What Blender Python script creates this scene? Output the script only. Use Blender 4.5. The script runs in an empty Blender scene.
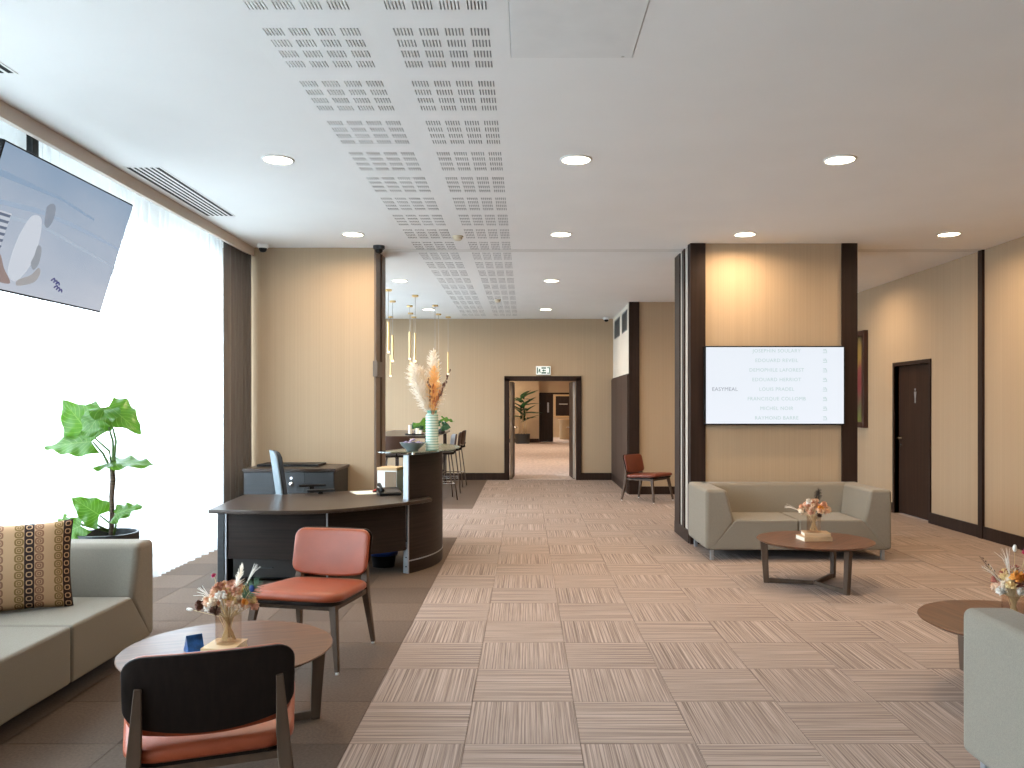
import bpy, bmesh, math, random
from mathutils import Vector, Matrix
random.seed(7)
PI = math.pi
R = math.radians
SC = bpy.context.scene
COL = SC.collection

# ------------------------------------------------------------------ camera, world, exposure
CAM_H = 1.46
FPX = 810.0
cam_data = bpy.data.cameras.new('camera')
cam = bpy.data.objects.new('camera', cam_data)
COL.objects.link(cam)
cam.location = (0, 0, CAM_H)
cam.rotation_euler = (PI / 2, 0, 0)
cam_data.sensor_width = 36.0
cam_data.lens = FPX / 1024 * 36.0
cam_data.shift_x = -14 / 1024
cam_data.shift_y = 22 / 1024
cam_data.clip_start = 0.05
cam_data.clip_end = 200
SC.camera = cam

WORLD_STRENGTH = 11.2
world = bpy.data.worlds.new('overcast_sky')
SC.world = world
world.use_nodes = True
bg = world.node_tree.nodes['Background']
bg.inputs['Color'].default_value = (0.76, 0.88, 1.0, 1)
bg.inputs['Strength'].default_value = WORLD_STRENGTH

LAMP_W = 15.5
LAMP_COL = (1.0, 0.73, 0.46)
SC.view_settings.view_transform = 'Standard'
SC.view_settings.look = 'None'
SC.view_settings.exposure = 0.5
SC.view_settings.gamma = 1.0
SC.view_settings.use_curve_mapping = False
cy = SC.cycles
cy.max_bounces = 10
cy.diffuse_bounces = 6
cy.glossy_bounces = 4
cy.transmission_bounces = 8
cy.transparent_max_bounces = 12
cy.sample_clamp_indirect = 6.0
cy.caustics_reflective = False
cy.caustics_refractive = False
cy.use_denoising = True


def portal(x, y0, y1, z0, z1):
    ld = bpy.data.lights.new('window_portal', 'AREA')
    ld.shape = 'RECTANGLE'
    ld.size = z1 - z0
    ld.size_y = y1 - y0
    ld.cycles.is_portal = True
    o = bpy.data.objects.new('window_portal', ld)
    COL.objects.link(o)
    o.location = (x, (y0 + y1) / 2, (z0 + z1) / 2)
    o.rotation_euler = (0, -PI / 2, 0)


# ------------------------------------------------------------------ materials
def lin(c):
    return c if len(c) == 4 else (*c, 1)


def s2l(r, g, b):
    f = lambda v: (v / 255 / 12.92) if v / 255 <= 0.04045 else ((v / 255 + 0.055) / 1.055) ** 2.4
    return (f(r), f(g), f(b))


class NT:
    def __init__(s, name):
        s.m = bpy.data.materials.new(name)
        s.m.use_nodes = True
        s.t = s.m.node_tree
        s.b = s.t.nodes['Principled BSDF']
        s.out = s.t.nodes['Material Output']

    def n(s, typ, **kw):
        nd = s.t.nodes.new(typ)
        for k, v in kw.items():
            setattr(nd, k, v)
        return nd

    def l(s, a, b):
        s.t.links.new(a, b)

    def math(s, op, a, b=None, c=None):
        nd = s.n('ShaderNodeMath', operation=op)
        for i, v in enumerate((a, b, c)):
            if v is None:
                continue
            if isinstance(v, (int, float)):
                nd.inputs[i].default_value = v
            else:
                s.l(v, nd.inputs[i])
        return nd.outputs[0]

    def mix(s, f, a, b):
        nd = s.n('ShaderNodeMix', data_type='RGBA')
        for sock, v in ((nd.inputs[0], f), (nd.inputs[6], a), (nd.inputs[7], b)):
            if isinstance(v, (int, float)):
                sock.default_value = v
            elif isinstance(v, tuple):
                sock.default_value = lin(v)
            else:
                s.l(v, sock)
        return nd.outputs[2]


def mat(name, col, rough=0.5, metal=0.0, spec=0.5, vary=0.0, scale=(8, 8, 8), bump=0.0, bscale=None, coords='Object',
        emit=None, estr=0.0, alpha=1.0, coat=0.0, detail=3.0, sheen=0.0):
    w = NT(name)
    b = w.b
    b.inputs['Base Color'].default_value = lin(col)
    b.inputs['Roughness'].default_value = rough
    b.inputs['Metallic'].default_value = metal
    b.inputs['Specular IOR Level'].default_value = spec
    b.inputs['Coat Weight'].default_value = coat
    b.inputs['Sheen Weight'].default_value = sheen
    if vary or bump:
        tc = w.n('ShaderNodeTexCoord')
    if vary:
        mp = w.n('ShaderNodeMapping')
        mp.inputs['Scale'].default_value = scale
        w.l(tc.outputs[coords], mp.inputs[0])
        nz = w.n('ShaderNodeTexNoise')
        nz.inputs['Scale'].default_value = 1.0
        nz.inputs['Detail'].default_value = detail
        w.l(mp.outputs[0], nz.inputs['Vector'])
        dark = tuple(c * (1 - vary) for c in col[:3])
        lite = tuple(min(1, c * (1 + vary)) for c in col[:3])
        rp = w.n('ShaderNodeMapRange')
        rp.inputs[1].default_value = 0.3
        rp.inputs[2].default_value = 0.7
        w.l(nz.outputs[0], rp.inputs[0])
        w.l(w.mix(rp.outputs[0], dark, lite), b.inputs['Base Color'])
    if bump:
        mp2 = w.n('ShaderNodeMapping')
        mp2.inputs['Scale'].default_value = bscale or scale
        w.l(tc.outputs[coords], mp2.inputs[0])
        n2 = w.n('ShaderNodeTexNoise')
        n2.inputs['Scale'].default_value = 1.0
        n2.inputs['Detail'].default_value = 2.0
        w.l(mp2.outputs[0], n2.inputs['Vector'])
        bp = w.n('ShaderNodeBump')
        bp.inputs['Strength'].default_value = bump
        bp.inputs['Distance'].default_value = 0.004
        w.l(n2.outputs[0], bp.inputs['Height'])
        w.l(bp.outputs[0], b.inputs['Normal'])
    if emit:
        b.inputs['Emission Color'].default_value = lin(emit)
        b.inputs['Emission Strength'].default_value = estr
    return w.m


M = {}
M['plaster'] = mat('ceiling_paint', (0.80, 0.80, 0.79), 0.9, vary=0.015, scale=(2, 2, 2), bump=0.05, bscale=(60, 60, 60))
M['void'] = mat('ceiling_void', (0.22, 0.22, 0.23), 0.95)
M['wall'] = mat('beige_wall_cloth', (0.43, 0.317, 0.208), 0.85, vary=0.045, scale=(90, 90, 0.25), bump=0.15, bscale=(160, 160, 1.5), detail=2)
M['wall_white'] = mat('off_white_wall', (0.72, 0.66, 0.58), 0.8, vary=0.03, scale=(3, 3, 3))
M['wenge'] = mat('dark_wenge', (0.026, 0.014, 0.010), 0.5, spec=0.18, vary=0.25, scale=(30, 30, 1.2))
M['wenge_h'] = mat('dark_wenge_panel', (0.022, 0.014, 0.011), 0.5, spec=0.15, vary=0.3, scale=(2, 2, 60))
M['wenge_top'] = mat('wenge_desktop', (0.040, 0.025, 0.018), 0.28, spec=0.35, vary=0.25, scale=(3, 40, 40))
M['brown_door'] = mat('brown_panel', (0.060, 0.038, 0.030), 0.5, spec=0.2, vary=0.12, scale=(30, 30, 1.2))
M['walnut'] = mat('walnut_top', (0.120, 0.056, 0.031), 0.36, spec=0.2, vary=0.3, scale=(3, 40, 3))
M['legwood'] = mat('leg_wood', (0.085, 0.054, 0.036), 0.5, spec=0.25, vary=0.2, scale=(20, 20, 2))
M['shellwood'] = mat('dark_shell_wood', (0.012, 0.008, 0.0065), 0.5, spec=0.15, vary=0.25, scale=(60, 60, 2))
M['leather'] = mat('tan_leather', (0.265, 0.054, 0.020), 0.40, vary=0.12, scale=(9, 9, 9), bump=0.12, bscale=(180, 180, 180), spec=0.38)
M['leather_red'] = mat('russet_leather', (0.155, 0.032, 0.014), 0.42, vary=0.12, scale=(9, 9, 9), bump=0.12, bscale=(180, 180, 180))
M['fabric'] = mat('greige_wool', (0.215, 0.190, 0.153), 0.95, vary=0.10, scale=(220, 220, 220), bump=0.35, bscale=(420, 420, 420), sheen=0.15, spec=0.2)
M['black'] = mat('black_plastic', (0.010, 0.010, 0.011), 0.45, spec=0.2)
M['darkgrey'] = mat('dark_grey_laminate', (0.042, 0.044, 0.047), 0.48, spec=0.25, vary=0.1, scale=(4, 4, 50))
M['alu'] = mat('brushed_aluminium', (0.36, 0.37, 0.39), 0.5, metal=0.7)
M['chrome'] = mat('polished_steel', (0.75, 0.75, 0.76), 0.18, metal=1.0)
M['gold'] = mat('brass', (0.83, 0.60, 0.28), 0.28, metal=1.0)
M['white'] = mat('white_plastic', (0.80, 0.80, 0.78), 0.45)
M['cream'] = mat('cream_plastic', (0.66, 0.58, 0.43), 0.5)
M['chairgrey'] = mat('pale_grey_shell', (0.15, 0.18, 0.20), 0.5, spec=0.3)
M['darkfab'] = mat('black_mesh_fabric', (0.02, 0.022, 0.025), 0.85)
M['drape'] = mat('grey_drape', (0.150, 0.138, 0.132), 0.92, vary=0.15, scale=(100, 100, 2), sheen=0.2)
M['soil'] = mat('soil', (0.05, 0.035, 0.025), 0.95, vary=0.4, scale=(60, 60, 60), bump=0.6, bscale=(60, 60, 60))
M['pot'] = mat('charcoal_pot', (0.030, 0.034, 0.038), 0.45)
M['bark'] = mat('plant_trunk', (0.10, 0.065, 0.045), 0.85, vary=0.6, scale=(4, 4, 70), bump=0.5, bscale=(10, 10, 60))
M['stem'] = mat('green_stalk', (0.10, 0.17, 0.05), 0.6, spec=0.2)
M['tanstem'] = mat('tan_stalk', (0.60, 0.47, 0.27), 0.6)
M['blue'] = mat('blue_card', (0.012, 0.065, 0.20), 0.3, vary=0.7, scale=(25, 25, 25))
M['bluebag'] = mat('blue_plastic', (0.01, 0.07, 0.40), 0.4)
M['lightwood'] = mat('light_wood', (0.58, 0.39, 0.20), 0.5, vary=0.12, scale=(4, 60, 60))
M['page'] = mat('paper_pages', (0.80, 0.74, 0.62), 0.8)
M['bookcover'] = mat('tan_book_cover', (0.50, 0.34, 0.20), 0.6)
M['track'] = mat('ceiling_track', (0.66, 0.65, 0.63), 0.5)
M['vent_dark'] = mat('vent_dark', (0.010, 0.010, 0.010), 0.9)
M['grey_vent'] = mat('grey_vent', (0.15, 0.16, 0.16), 0.5)
M['bronze'] = mat('bronze_plate', (0.13, 0.105, 0.085), 0.5)
M['silverstrip'] = mat('pale_strip', (0.46, 0.41, 0.36), 0.6, spec=0.2)
M['ribgreen'] = mat('teal_glaze', (0.10, 0.27, 0.20), 0.35)
M['ribwhite'] = mat('pale_glaze', (0.50, 0.60, 0.52), 0.35)
M['bowl'] = mat('grey_bowl', (0.16, 0.19, 0.185), 0.35)
M['sweet'] = mat('lilac_wrapper', (0.36, 0.30, 0.46), 0.3)
M['sweet_dark'] = mat('violet_wrapper', (0.07, 0.055, 0.12), 0.3)
M['brown_reed'] = mat('brown_reed', (0.12, 0.055, 0.035), 0.9)
M['rust_reed'] = mat('rust_reed', (0.42, 0.15, 0.05), 0.9)
M['outdoor'] = mat('outdoor_paving', (0.28, 0.28, 0.27), 0.9)
M['hallwall'] = mat('hall_wall', (0.52, 0.40, 0.27), 0.85, vary=0.05, scale=(3, 3, 3))
M['hallfloor'] = mat('hall_carpet', (0.55, 0.45, 0.40), 0.9, vary=0.12, scale=(14, 3, 3))
M['counter'] = mat('beige_counter', (0.42, 0.31, 0.18), 0.6)


def glass_mat(name, col, rough=0.02, transp=0.75):
    w = NT(name)
    tr = w.n('ShaderNodeBsdfTransparent')
    tr.inputs[0].default_value = lin(col)
    gl = w.n('ShaderNodeBsdfGlossy')
    gl.inputs['Roughness'].default_value = rough
    lw = w.n('ShaderNodeLayerWeight')
    lw.inputs[0].default_value = 0.5
    fc = w.math('MULTIPLY', w.math('POWER', lw.outputs['Facing'], 4.0), 0.35)
    f2 = w.math('MINIMUM', w.math('ADD', fc, 0.03 + 1 - transp), 1.0)
    mx = w.n('ShaderNodeMixShader')
    w.l(f2, mx.inputs[0])
    w.l(tr.outputs[0], mx.inputs[1])
    w.l(gl.outputs[0], mx.inputs[2])
    w.l(mx.outputs[0], w.out.inputs[0])
    return w.m


M['pane'] = glass_mat('window_glass', (0.95, 0.98, 0.98), 0.0, 1.0)
M['vase_glass'] = glass_mat('amber_glass', (0.96, 0.91, 0.86), 0.03, 0.99)
M['top_glass'] = glass_mat('greenish_glass', (0.72, 0.86, 0.80), 0.06, 0.72)


def sheer_mat():
    w = NT('white_sheer')
    tl = w.n('ShaderNodeBsdfTranslucent')
    tl.inputs[0].default_value = (0.93, 0.94, 0.95, 1)
    df = w.n('ShaderNodeBsdfDiffuse')
    df.inputs[0].default_value = (0.9, 0.9, 0.9, 1)
    tr = w.n('ShaderNodeBsdfTransparent')
    tr.inputs[0].default_value = (1, 1, 1, 1)
    m1 = w.n('ShaderNodeMixShader')
    m1.inputs[0].default_value = 0.25
    w.l(tl.outputs[0], m1.inputs[1])
    w.l(df.outputs[0], m1.inputs[2])
    m2 = w.n('ShaderNodeMixShader')
    m2.inputs[0].default_value = 0.50
    w.l(m1.outputs[0], m2.inputs[1])
    w.l(tr.outputs[0], m2.inputs[2])
    w.l(m2.outputs[0], w.out.inputs[0])
    return w.m


M['sheer'] = sheer_mat()


def carpet_mat(name, dark, light, sx, sy, contrast):
    w = NT(name)
    uv = w.n('ShaderNodeUVMap')
    mp = w.n('ShaderNodeMapping')
    mp.inputs['Scale'].default_value = (sx, sy, 1)
    w.l(uv.outputs[0], mp.inputs[0])
    nz = w.n('ShaderNodeTexNoise')
    nz.inputs['Scale'].default_value = 1
    nz.inputs['Detail'].default_value = 4
    nz.inputs['Roughness'].default_value = 0.7
    w.l(mp.outputs[0], nz.inputs['Vector'])
    rp = w.n('ShaderNodeMapRange')
    rp.inputs[1].default_value = 0.5 - contrast
    rp.inputs[2].default_value = 0.5 + contrast
    w.l(nz.outputs[0], rp.inputs[0])
    w.l(w.mix(rp.outputs[0], dark, light), w.b.inputs['Base Color'])
    w.b.inputs['Roughness'].default_value = 0.95
    w.b.inputs['Specular IOR Level'].default_value = 0.25
    bp = w.n('ShaderNodeBump')
    bp.inputs['Strength'].default_value = 0.25
    bp.inputs['Distance'].default_value = 0.003
    w.l(nz.outputs[0], bp.inputs['Height'])
    w.l(bp.outputs[0], w.b.inputs['Normal'])
    return w.m


M['carpet'] = carpet_mat('striped_carpet', (0.140, 0.102, 0.086), (0.47, 0.372, 0.322), 60, 0.45, 0.16)
M['carpet_brown'] = carpet_mat('plain_brown_carpet', (0.085, 0.057, 0.041), (0.145, 0.101, 0.075), 40, 40, 0.25)


def leaf_mat(name, c1, c2, vein):
    w = NT(name)
    uv = w.n('ShaderNodeUVMap')
    sp = w.n('ShaderNodeSeparateXYZ')
    w.l(uv.outputs[0], sp.inputs[0])
    u = w.math('ABSOLUTE', w.math('SUBTRACT', sp.outputs[0], 0.5))
    s = w.math('ADD', w.math('MULTIPLY', sp.outputs[1], 9.0), w.math('MULTIPLY', u, -6.0))
    fr = w.math('ABSOLUTE', w.math('SUBTRACT', w.math('FRACT', s), 0.5))
    v1 = w.math('LESS_THAN', fr, 0.06)
    v2 = w.math('LESS_THAN', u, 0.014)
    v = w.math('MAXIMUM', v1, v2)
    tc = w.n('ShaderNodeTexCoord')
    nz = w.n('ShaderNodeTexNoise')
    nz.inputs['Scale'].default_value = 9
    w.l(tc.outputs['Object'], nz.inputs['Vector'])
    base = w.mix(nz.outputs[0], c1, c2)
    colr = w.mix(w.math('MULTIPLY', v, 0.55), base, vein)
    w.l(colr, w.b.inputs['Base Color'])
    w.b.inputs['Roughness'].default_value = 0.35
    tl = w.n('ShaderNodeBsdfTranslucent')
    w.l(colr, tl.inputs[0])
    mx = w.n('ShaderNodeMixShader')
    mx.inputs[0].default_value = 0.45
    w.l(w.b.outputs[0], mx.inputs[1])
    w.l(tl.outputs[0], mx.inputs[2])
    w.l(mx.outputs[0], w.out.inputs[0])
    return w.m


M['leaf'] = leaf_mat('bright_leaf', (0.050, 0.155, 0.008), (0.095, 0.24, 0.014), (0.22, 0.38, 0.07))
M['leaf_dark'] = leaf_mat('dark_leaf', (0.012, 0.06, 0.022), (0.025, 0.10, 0.035), (0.06, 0.18, 0.06))
M['petal'] = [mat('dried_petal', c, 0.85) for c in
              ((0.78, 0.55, 0.38), (0.80, 0.62, 0.32), (0.62, 0.34, 0.24), (0.86, 0.74, 0.60), (0.36, 0.12, 0.09), (0.74, 0.42, 0.28))]
M['petal_orange'] = mat('orange_petal', (0.78, 0.36, 0.07), 0.8)
M['petal_pink'] = mat('pink_petal', (0.55, 0.03, 0.13), 0.7)
M['petal_white'] = mat('white_petal', (0.82, 0.77, 0.70), 0.8)
M['petal_brown'] = mat('brown_petal', (0.16, 0.075, 0.05), 0.9)
M['peacock_g'] = mat('peacock_green', (0.05, 0.115, 0.06), 0.6)
M['peacock_b'] = mat('peacock_blue', (0.01, 0.03, 0.14), 0.35)
M['blackfeather'] = mat('black_feather', (0.015, 0.010, 0.012), 0.6)


def cushion_mat():
    w = NT('ring_pattern_cloth')
    uv = w.n('ShaderNodeUVMap')
    sp = w.n('ShaderNodeSeparateXYZ')
    w.l(uv.outputs[0], sp.inputs[0])
    X = w.math('MULTIPLY', sp.outputs[0], 11.0)
    Y = w.math('MULTIPLY', sp.outputs[1], 11.0)
    fx = w.math('SUBTRACT', w.math('FRACT', X), 0.5)
    fy = w.math('SUBTRACT', w.math('FRACT', Y), 0.5)
    p = 3.0
    d = w.math('POWER', w.math('ADD', w.math('POWER', w.math('ABSOLUTE', fx), p), w.math('POWER', w.math('ABSOLUTE', fy), p)), 1 / p)
    ring = w.math('MULTIPLY', w.math('LESS_THAN', d, 0.47), w.math('GREATER_THAN', d, 0.29))
    dot = w.math('MULTIPLY', w.math('LESS_THAN', d, 0.22), w.math('GREATER_THAN', d, 0.08))
    pat = w.math('MAXIMUM', ring, dot)
    fill = w.math('LESS_THAN', d, 0.47)
    k = w.math('MODULO', w.math('FLOOR', X), 4.0)
    is0 = w.math('LESS_THAN', w.math('ABSOLUTE', w.math('SUBTRACT', k, 1.0)), 0.5)
    is1 = w.math('LESS_THAN', w.math('ABSOLUTE', w.math('SUBTRACT', k, 2.0)), 0.5)
    is2 = w.math('LESS_THAN', w.math('ABSOLUTE', w.math('SUBTRACT', k, 3.0)), 0.5)
    tan = (0.46, 0.29, 0.165)
    c = tan
    olive, dark, brown = (0.20, 0.125, 0.045), (0.030, 0.018, 0.016), (0.22, 0.11, 0.065)
    c = w.mix(w.math('MULTIPLY', is0, pat), c, olive)
    f1 = w.math('MULTIPLY', is1, w.math('SUBTRACT', 1.0, w.math('MULTIPLY', w.math('LESS_THAN', d, 0.33), w.math('GREATER_THAN', d, 0.22))))
    c = w.mix(f1, c, dark)
    c = w.mix(w.math('MULTIPLY', is2, pat), c, brown)
    w.l(c, w.b.inputs['Base Color'])
    w.b.inputs['Roughness'].default_value = 0.9
    w.b.inputs['Specular IOR Level'].default_value = 0.2
    return w.m


M['cushion'] = cushion_mat()


def screen_mat(name, c_low, c_high, strength):
    w = NT(name)
    tc = w.n('ShaderNodeTexCoord')
    sp = w.n('ShaderNodeSeparateXYZ')
    w.l(tc.outputs['Generated'], sp.inputs[0])
    nz = w.n('ShaderNodeTexNoise')
    nz.inputs['Scale'].default_value = 2.2
    w.l(tc.outputs['Generated'], nz.inputs['Vector'])
    f = w.math('ADD', sp.outputs[2], w.math('MULTIPLY', w.math('SUBTRACT', nz.outputs[0], 0.5), 0.5))
    c = w.mix(f, c_low, c_high)
    w.l(c, w.b.inputs['Emission Color'])
    w.b.inputs['Emission Strength'].default_value = strength
    w.b.inputs['Base Color'].default_value = (0.02, 0.02, 0.02, 1)
    w.b.inputs['Roughness'].default_value = 0.2
    return w.m


def emis(name, c, s):
    return mat(name, (0.02, 0.02, 0.02), 0.4, emit=c, estr=s)


M['screen_beach'] = screen_mat('beach_picture_screen', s2l(194, 201, 214), s2l(142, 166, 192), 0.64)
M['screen_white'] = screen_mat('white_screen', s2l(240, 246, 255), s2l(236, 243, 252), 0.68)
M['txt_pale'] = emis('pale_teal_text', s2l(190, 216, 216), 0.62)
M['txt_grey'] = emis('grey_text', s2l(150, 158, 172), 0.62)
M['lens'] = emis('lamp_lens', (1.0, 0.86, 0.62), 14.0)
M['tube_glow'] = mat('brass_tube', (0.72, 0.52, 0.25), 0.35, metal=0.7, emit=(1.0, 0.75, 0.4), estr=0.03)
M['exit_white'] = emis('exit_lit_face', s2l(236, 242, 232), 0.85)
M['exit_green'] = mat('exit_green', (0.005, 0.085, 0.045), 0.4)


def plume_mat(name, c):
    w = NT(name)
    w.b.inputs['Base Color'].default_value = lin(c)
    w.b.inputs['Roughness'].default_value = 0.9
    tl = w.n('ShaderNodeBsdfTranslucent')
    tl.inputs[0].default_value = lin(c)
    mx = w.n('ShaderNodeMixShader')
    mx.inputs[0].default_value = 0.5
    w.l(w.b.outputs[0], mx.inputs[1])
    w.l(tl.outputs[0], mx.inputs[2])
    w.l(mx.outputs[0], w.out.inputs[0])
    return w.m


M['white_plume'] = plume_mat('white_plume', (0.93, 0.87, 0.78))
M['orange_plume'] = plume_mat('peach_plume', (0.95, 0.66, 0.30))


def painting_mat():
    w = NT('abstract_painting')
    tc = w.n('ShaderNodeTexCoord')
    nz = w.n('ShaderNodeTexNoise')
    nz.inputs['Scale'].default_value = 3.0
    nz.inputs['Detail'].default_value = 4
    w.l(tc.outputs['Generated'], nz.inputs['Vector'])
    sp = w.n('ShaderNodeSeparateXYZ')
    w.l(tc.outputs['Generated'], sp.inputs[0])
    f = w.math('ADD', sp.outputs[2], w.math('MULTIPLY', w.math('SUBTRACT', nz.outputs[0], 0.5), 0.35))
    cr = w.n('ShaderNodeValToRGB')
    e = cr.color_ramp.elements
    e[0].position = 0.0
    e[0].color = (0.16, 0.19, 0.04, 1)
    e[1].position = 1.0
    e[1].color = (0.06, 0.055, 0.03, 1)
    for p, c in ((0.22, (0.10, 0.09, 0.045, 1)), (0.36, (0.20, 0.035, 0.04, 1)), (0.58, (0.22, 0.05, 0.05, 1)), (0.72, (0.34, 0.22, 0.05, 1)),
                 (0.86, (0.28, 0.19, 0.05, 1))):
        k = e.new(p)
        k.color = c
    w.l(f, cr.inputs[0])
    w.l(cr.outputs[0], w.b.inputs['Base Color'])
    w.b.inputs['Roughness'].default_value = 0.5
    return w.m


M['painting'] = painting_mat()


# ------------------------------------------------------------------ mesh helpers
class MB:
    def __init__(s):
        s.bm = bmesh.new()
        s.uv = None

    def quad(s, pts):
        return s.bm.faces.new([s.bm.verts.new(p) for p in pts])

    def box(s, x0, x1, y0, y1, z0, z1):
        P = [(x0, y0, z0), (x1, y0, z0), (x1, y1, z0), (x0, y1, z0), (x0, y0, z1), (x1, y0, z1), (x1, y1, z1), (x0, y1, z1)]
        v = [s.bm.verts.new(p) for p in P]
        for f in ((0, 3, 2, 1), (4, 5, 6, 7), (0, 1, 5, 4), (1, 2, 6, 5), (2, 3, 7, 6), (3, 0, 4, 7)):
            s.bm.faces.new([v[i] for i in f])
        return s

    def prism(s, pts, vec):
        """polygon pts (3D, planar) swept along vec"""
        vec = Vector(vec)
        a = [s.bm.verts.new(p) for p in pts]
        b = [s.bm.verts.new(Vector(p) + vec) for p in pts]
        n = len(pts)
        s.bm.faces.new(a)
        s.bm.faces.new(b[::-1])
        for i in range(n):
            s.bm.faces.new([a[i], b[i], b[(i + 1) % n], a[(i + 1) % n]])
        return s

    def slab(s, pts2, z0, z1):
        return s.prism([(p[0], p[1], z0) for p in pts2], (0, 0, z1 - z0))

    def tube(s, pts, rad, n=10, cap=True, square=False):
        pts = [Vector(p) for p in pts]
        if not isinstance(rad, (list, tuple)):
            rad = [rad] * len(pts)
        rings = []
        for i, p in enumerate(pts):
            if i == 0:
                d = pts[1] - p
            elif i == len(pts) - 1:
                d = p - pts[i - 1]
            else:
                d = pts[i + 1] - pts[i - 1]
            d.normalize()
            ref = Vector((0, 0, 1)) if abs(d.z) < 0.9 else Vector((0, 1, 0))
            a = d.cross(ref).normalized()
            b = d.cross(a).normalized()
            ring = []
            for k in range(n):
                t = 2 * PI * (k + (0.5 if square else 0)) / n
                r = rad[i] * (1.414 if square else 1)
                ring.append(s.bm.verts.new(p + a * math.cos(t) * r + b * math.sin(t) * r))
            rings.append(ring)
        for r0, r1 in zip(rings, rings[1:]):
            for k in range(n):
                s.bm.faces.new([r0[k], r0[(k + 1) % n], r1[(k + 1) % n], r1[k]])
        if cap:
            s.bm.faces.new(rings[0][::-1])
            s.bm.faces.new(rings[-1])
        return s

    def lathe(s, prof, n=32, c=(0, 0, 0), axis='Z'):
        rings = []
        for r, z in prof:
            if r < 1e-6:
                v = [(0, 0, z)]
            else:
                v = [(r * math.cos(2 * PI * k / n), r * math.sin(2 * PI * k / n), z) for k in range(n)]
            if axis == 'X':
                v = [(p[2], p[0], p[1]) for p in v]
            if axis == 'Y':
                v = [(p[0], p[2], p[1]) for p in v]
            rings.append([s.bm.verts.new(Vector(p) + Vector(c)) for p in v])
        for a, b in zip(rings, rings[1:]):
            for k in range(n):
                k2 = (k + 1) % n
                if len(a) == 1 and len(b) == 1:
                    continue
                if len(a) == 1:
                    s.bm.faces.new([a[0], b[k2], b[k]])
                elif len(b) == 1:
                    s.bm.faces.new([a[k], a[k2], b[0]])
                else:
                    s.bm.faces.new([a[k], a[k2], b[k2], b[k]])
        return s

    def blob(s, c, r, nu=8, nv=6, sc=(1, 1, 1)):
        prof = [(r * math.sin(PI * i / nv), -r * math.cos(PI * i / nv)) for i in range(nv + 1)]
        prof[0] = (0, -r)
        prof[-1] = (0, r)
        k0 = len(s.bm.verts)
        s.lathe(prof, nu)
        s.bm.verts.ensure_lookup_table()
        for v in s.bm.verts[k0:]:
            v.co = Vector((v.co.x * sc[0], v.co.y * sc[1], v.co.z * sc[2])) + Vector(c)
        return s

    def xf(s, mtx):
        s.bm.transform(mtx)
        return s

    def mesh(s, name, smooth=False):
        bmesh.ops.recalc_face_normals(s.bm, faces=s.bm.faces)
        me = bpy.data.meshes.new(name)
        s.bm.to_mesh(me)
        s.bm.free()
        if smooth:
            for p in me.polygons:
                p.use_smooth = True
        return me


def obj(name, mb, m, parent=None, smooth=False, bev=0.0, seg=2, loc=None, rot=None, autos=None):
    me = mb.mesh(name, smooth) if isinstance(mb, MB) else mb
    if m is not None and not me.materials:
        me.materials.append(m)
    o = bpy.data.objects.new(name, me)
    COL.objects.link(o)
    if parent:
        o.parent = parent
    if loc:
        o.location = loc
    if rot:
        o.rotation_euler = rot
    if bev:
        md = o.modifiers.new('bevel', 'BEVEL')
        md.width = bev
        md.segments = seg
        md.limit_method = 'ANGLE'
        md.angle_limit = R(30)
        md.harden_normals = False
        for p in me.polygons:
            p.use_smooth = True
        wn = o.modifiers.new('normals', 'WEIGHTED_NORMAL')
        wn.keep_sharp = True
    if autos:
        me.set_sharp_from_angle(angle=R(autos))
    return o


def tag(o, label, cat, group=None, kind=None):
    o['label'] = label
    o['category'] = cat
    if group:
        o['group'] = group
    if kind:
        o['kind'] = kind
    return o


def thing(name, label, cat, loc=(0, 0, 0), rotz=0, group=None):
    o = bpy.data.objects.new(name, None)
    COL.objects.link(o)
    o.empty_display_size = 0.1
    o.location = loc
    o.rotation_euler = (0, 0, rotz)
    return tag(o, label, cat, group)


def struct(name, mb, m, label, cat, parent=None, bev=0.0):
    o = obj(name, mb, m, parent, bev=bev)
    if not parent:
        o['kind'] = 'structure'
        o['label'] = label
        o['category'] = cat
    return o


def dup(root, loc, rotz, label=None, group=None):
    def cp(o, par):
        c = o.copy()
        COL.objects.link(c)
        c.parent = par
        for ch in o.children:
            cp(ch, c)
        return c
    r = cp(root, None)
    r.location = loc
    r.rotation_euler = (0, 0, rotz)
    if label:
        r['label'] = label
    if group:
        r['group'] = group
    return r


def text_mesh(name, s, size, m, parent, loc, rot, align='CENTER', depth=0.0004, width=1.0):
    cu = bpy.data.curves.new(name, 'FONT')
    cu.body = s
    cu.size = size
    cu.align_x = align
    cu.align_y = 'CENTER'
    cu.extrude = depth
    cu.resolution_u = 3
    cu.space_character = width
    t = bpy.data.objects.new('tmp', cu)
    COL.objects.link(t)
    dg = bpy.context.evaluated_depsgraph_get()
    me = bpy.data.meshes.new_from_object(t.evaluated_get(dg))
    bpy.data.objects.remove(t)
    me.materials.clear()
    me.materials.append(m)
    o = bpy.data.objects.new(name, me)
    COL.objects.link(o)
    o.parent = parent
    o.location = loc
    o.rotation_euler = rot
    o['kind'] = 'stuff'
    return o


# ------------------------------------------------------------------ dimensions
CEIL = 3.18
XW = -3.36      # window plane
XR = 5.04       # right wall
YB = -3.0       # wall behind the camera
YF = 16.0       # far wall
YS = 8.80       # stub wall face
YC = 8.55       # column face
HY1 = 32.8      # hall end

# ------------------------------------------------------------------ floor with carpet tiles
floor = struct('floor', MB().box(XW - 0.15, XR + 0.15, YB - 0.15, YF + 0.1, -0.10, -0.008), mat('carpet_backing', (0.20, 0.15, 0.13), 0.95),
               'carpet tiled floor of the lounge', 'floor')
TX0, TS = -0.765, 0.5


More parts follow.
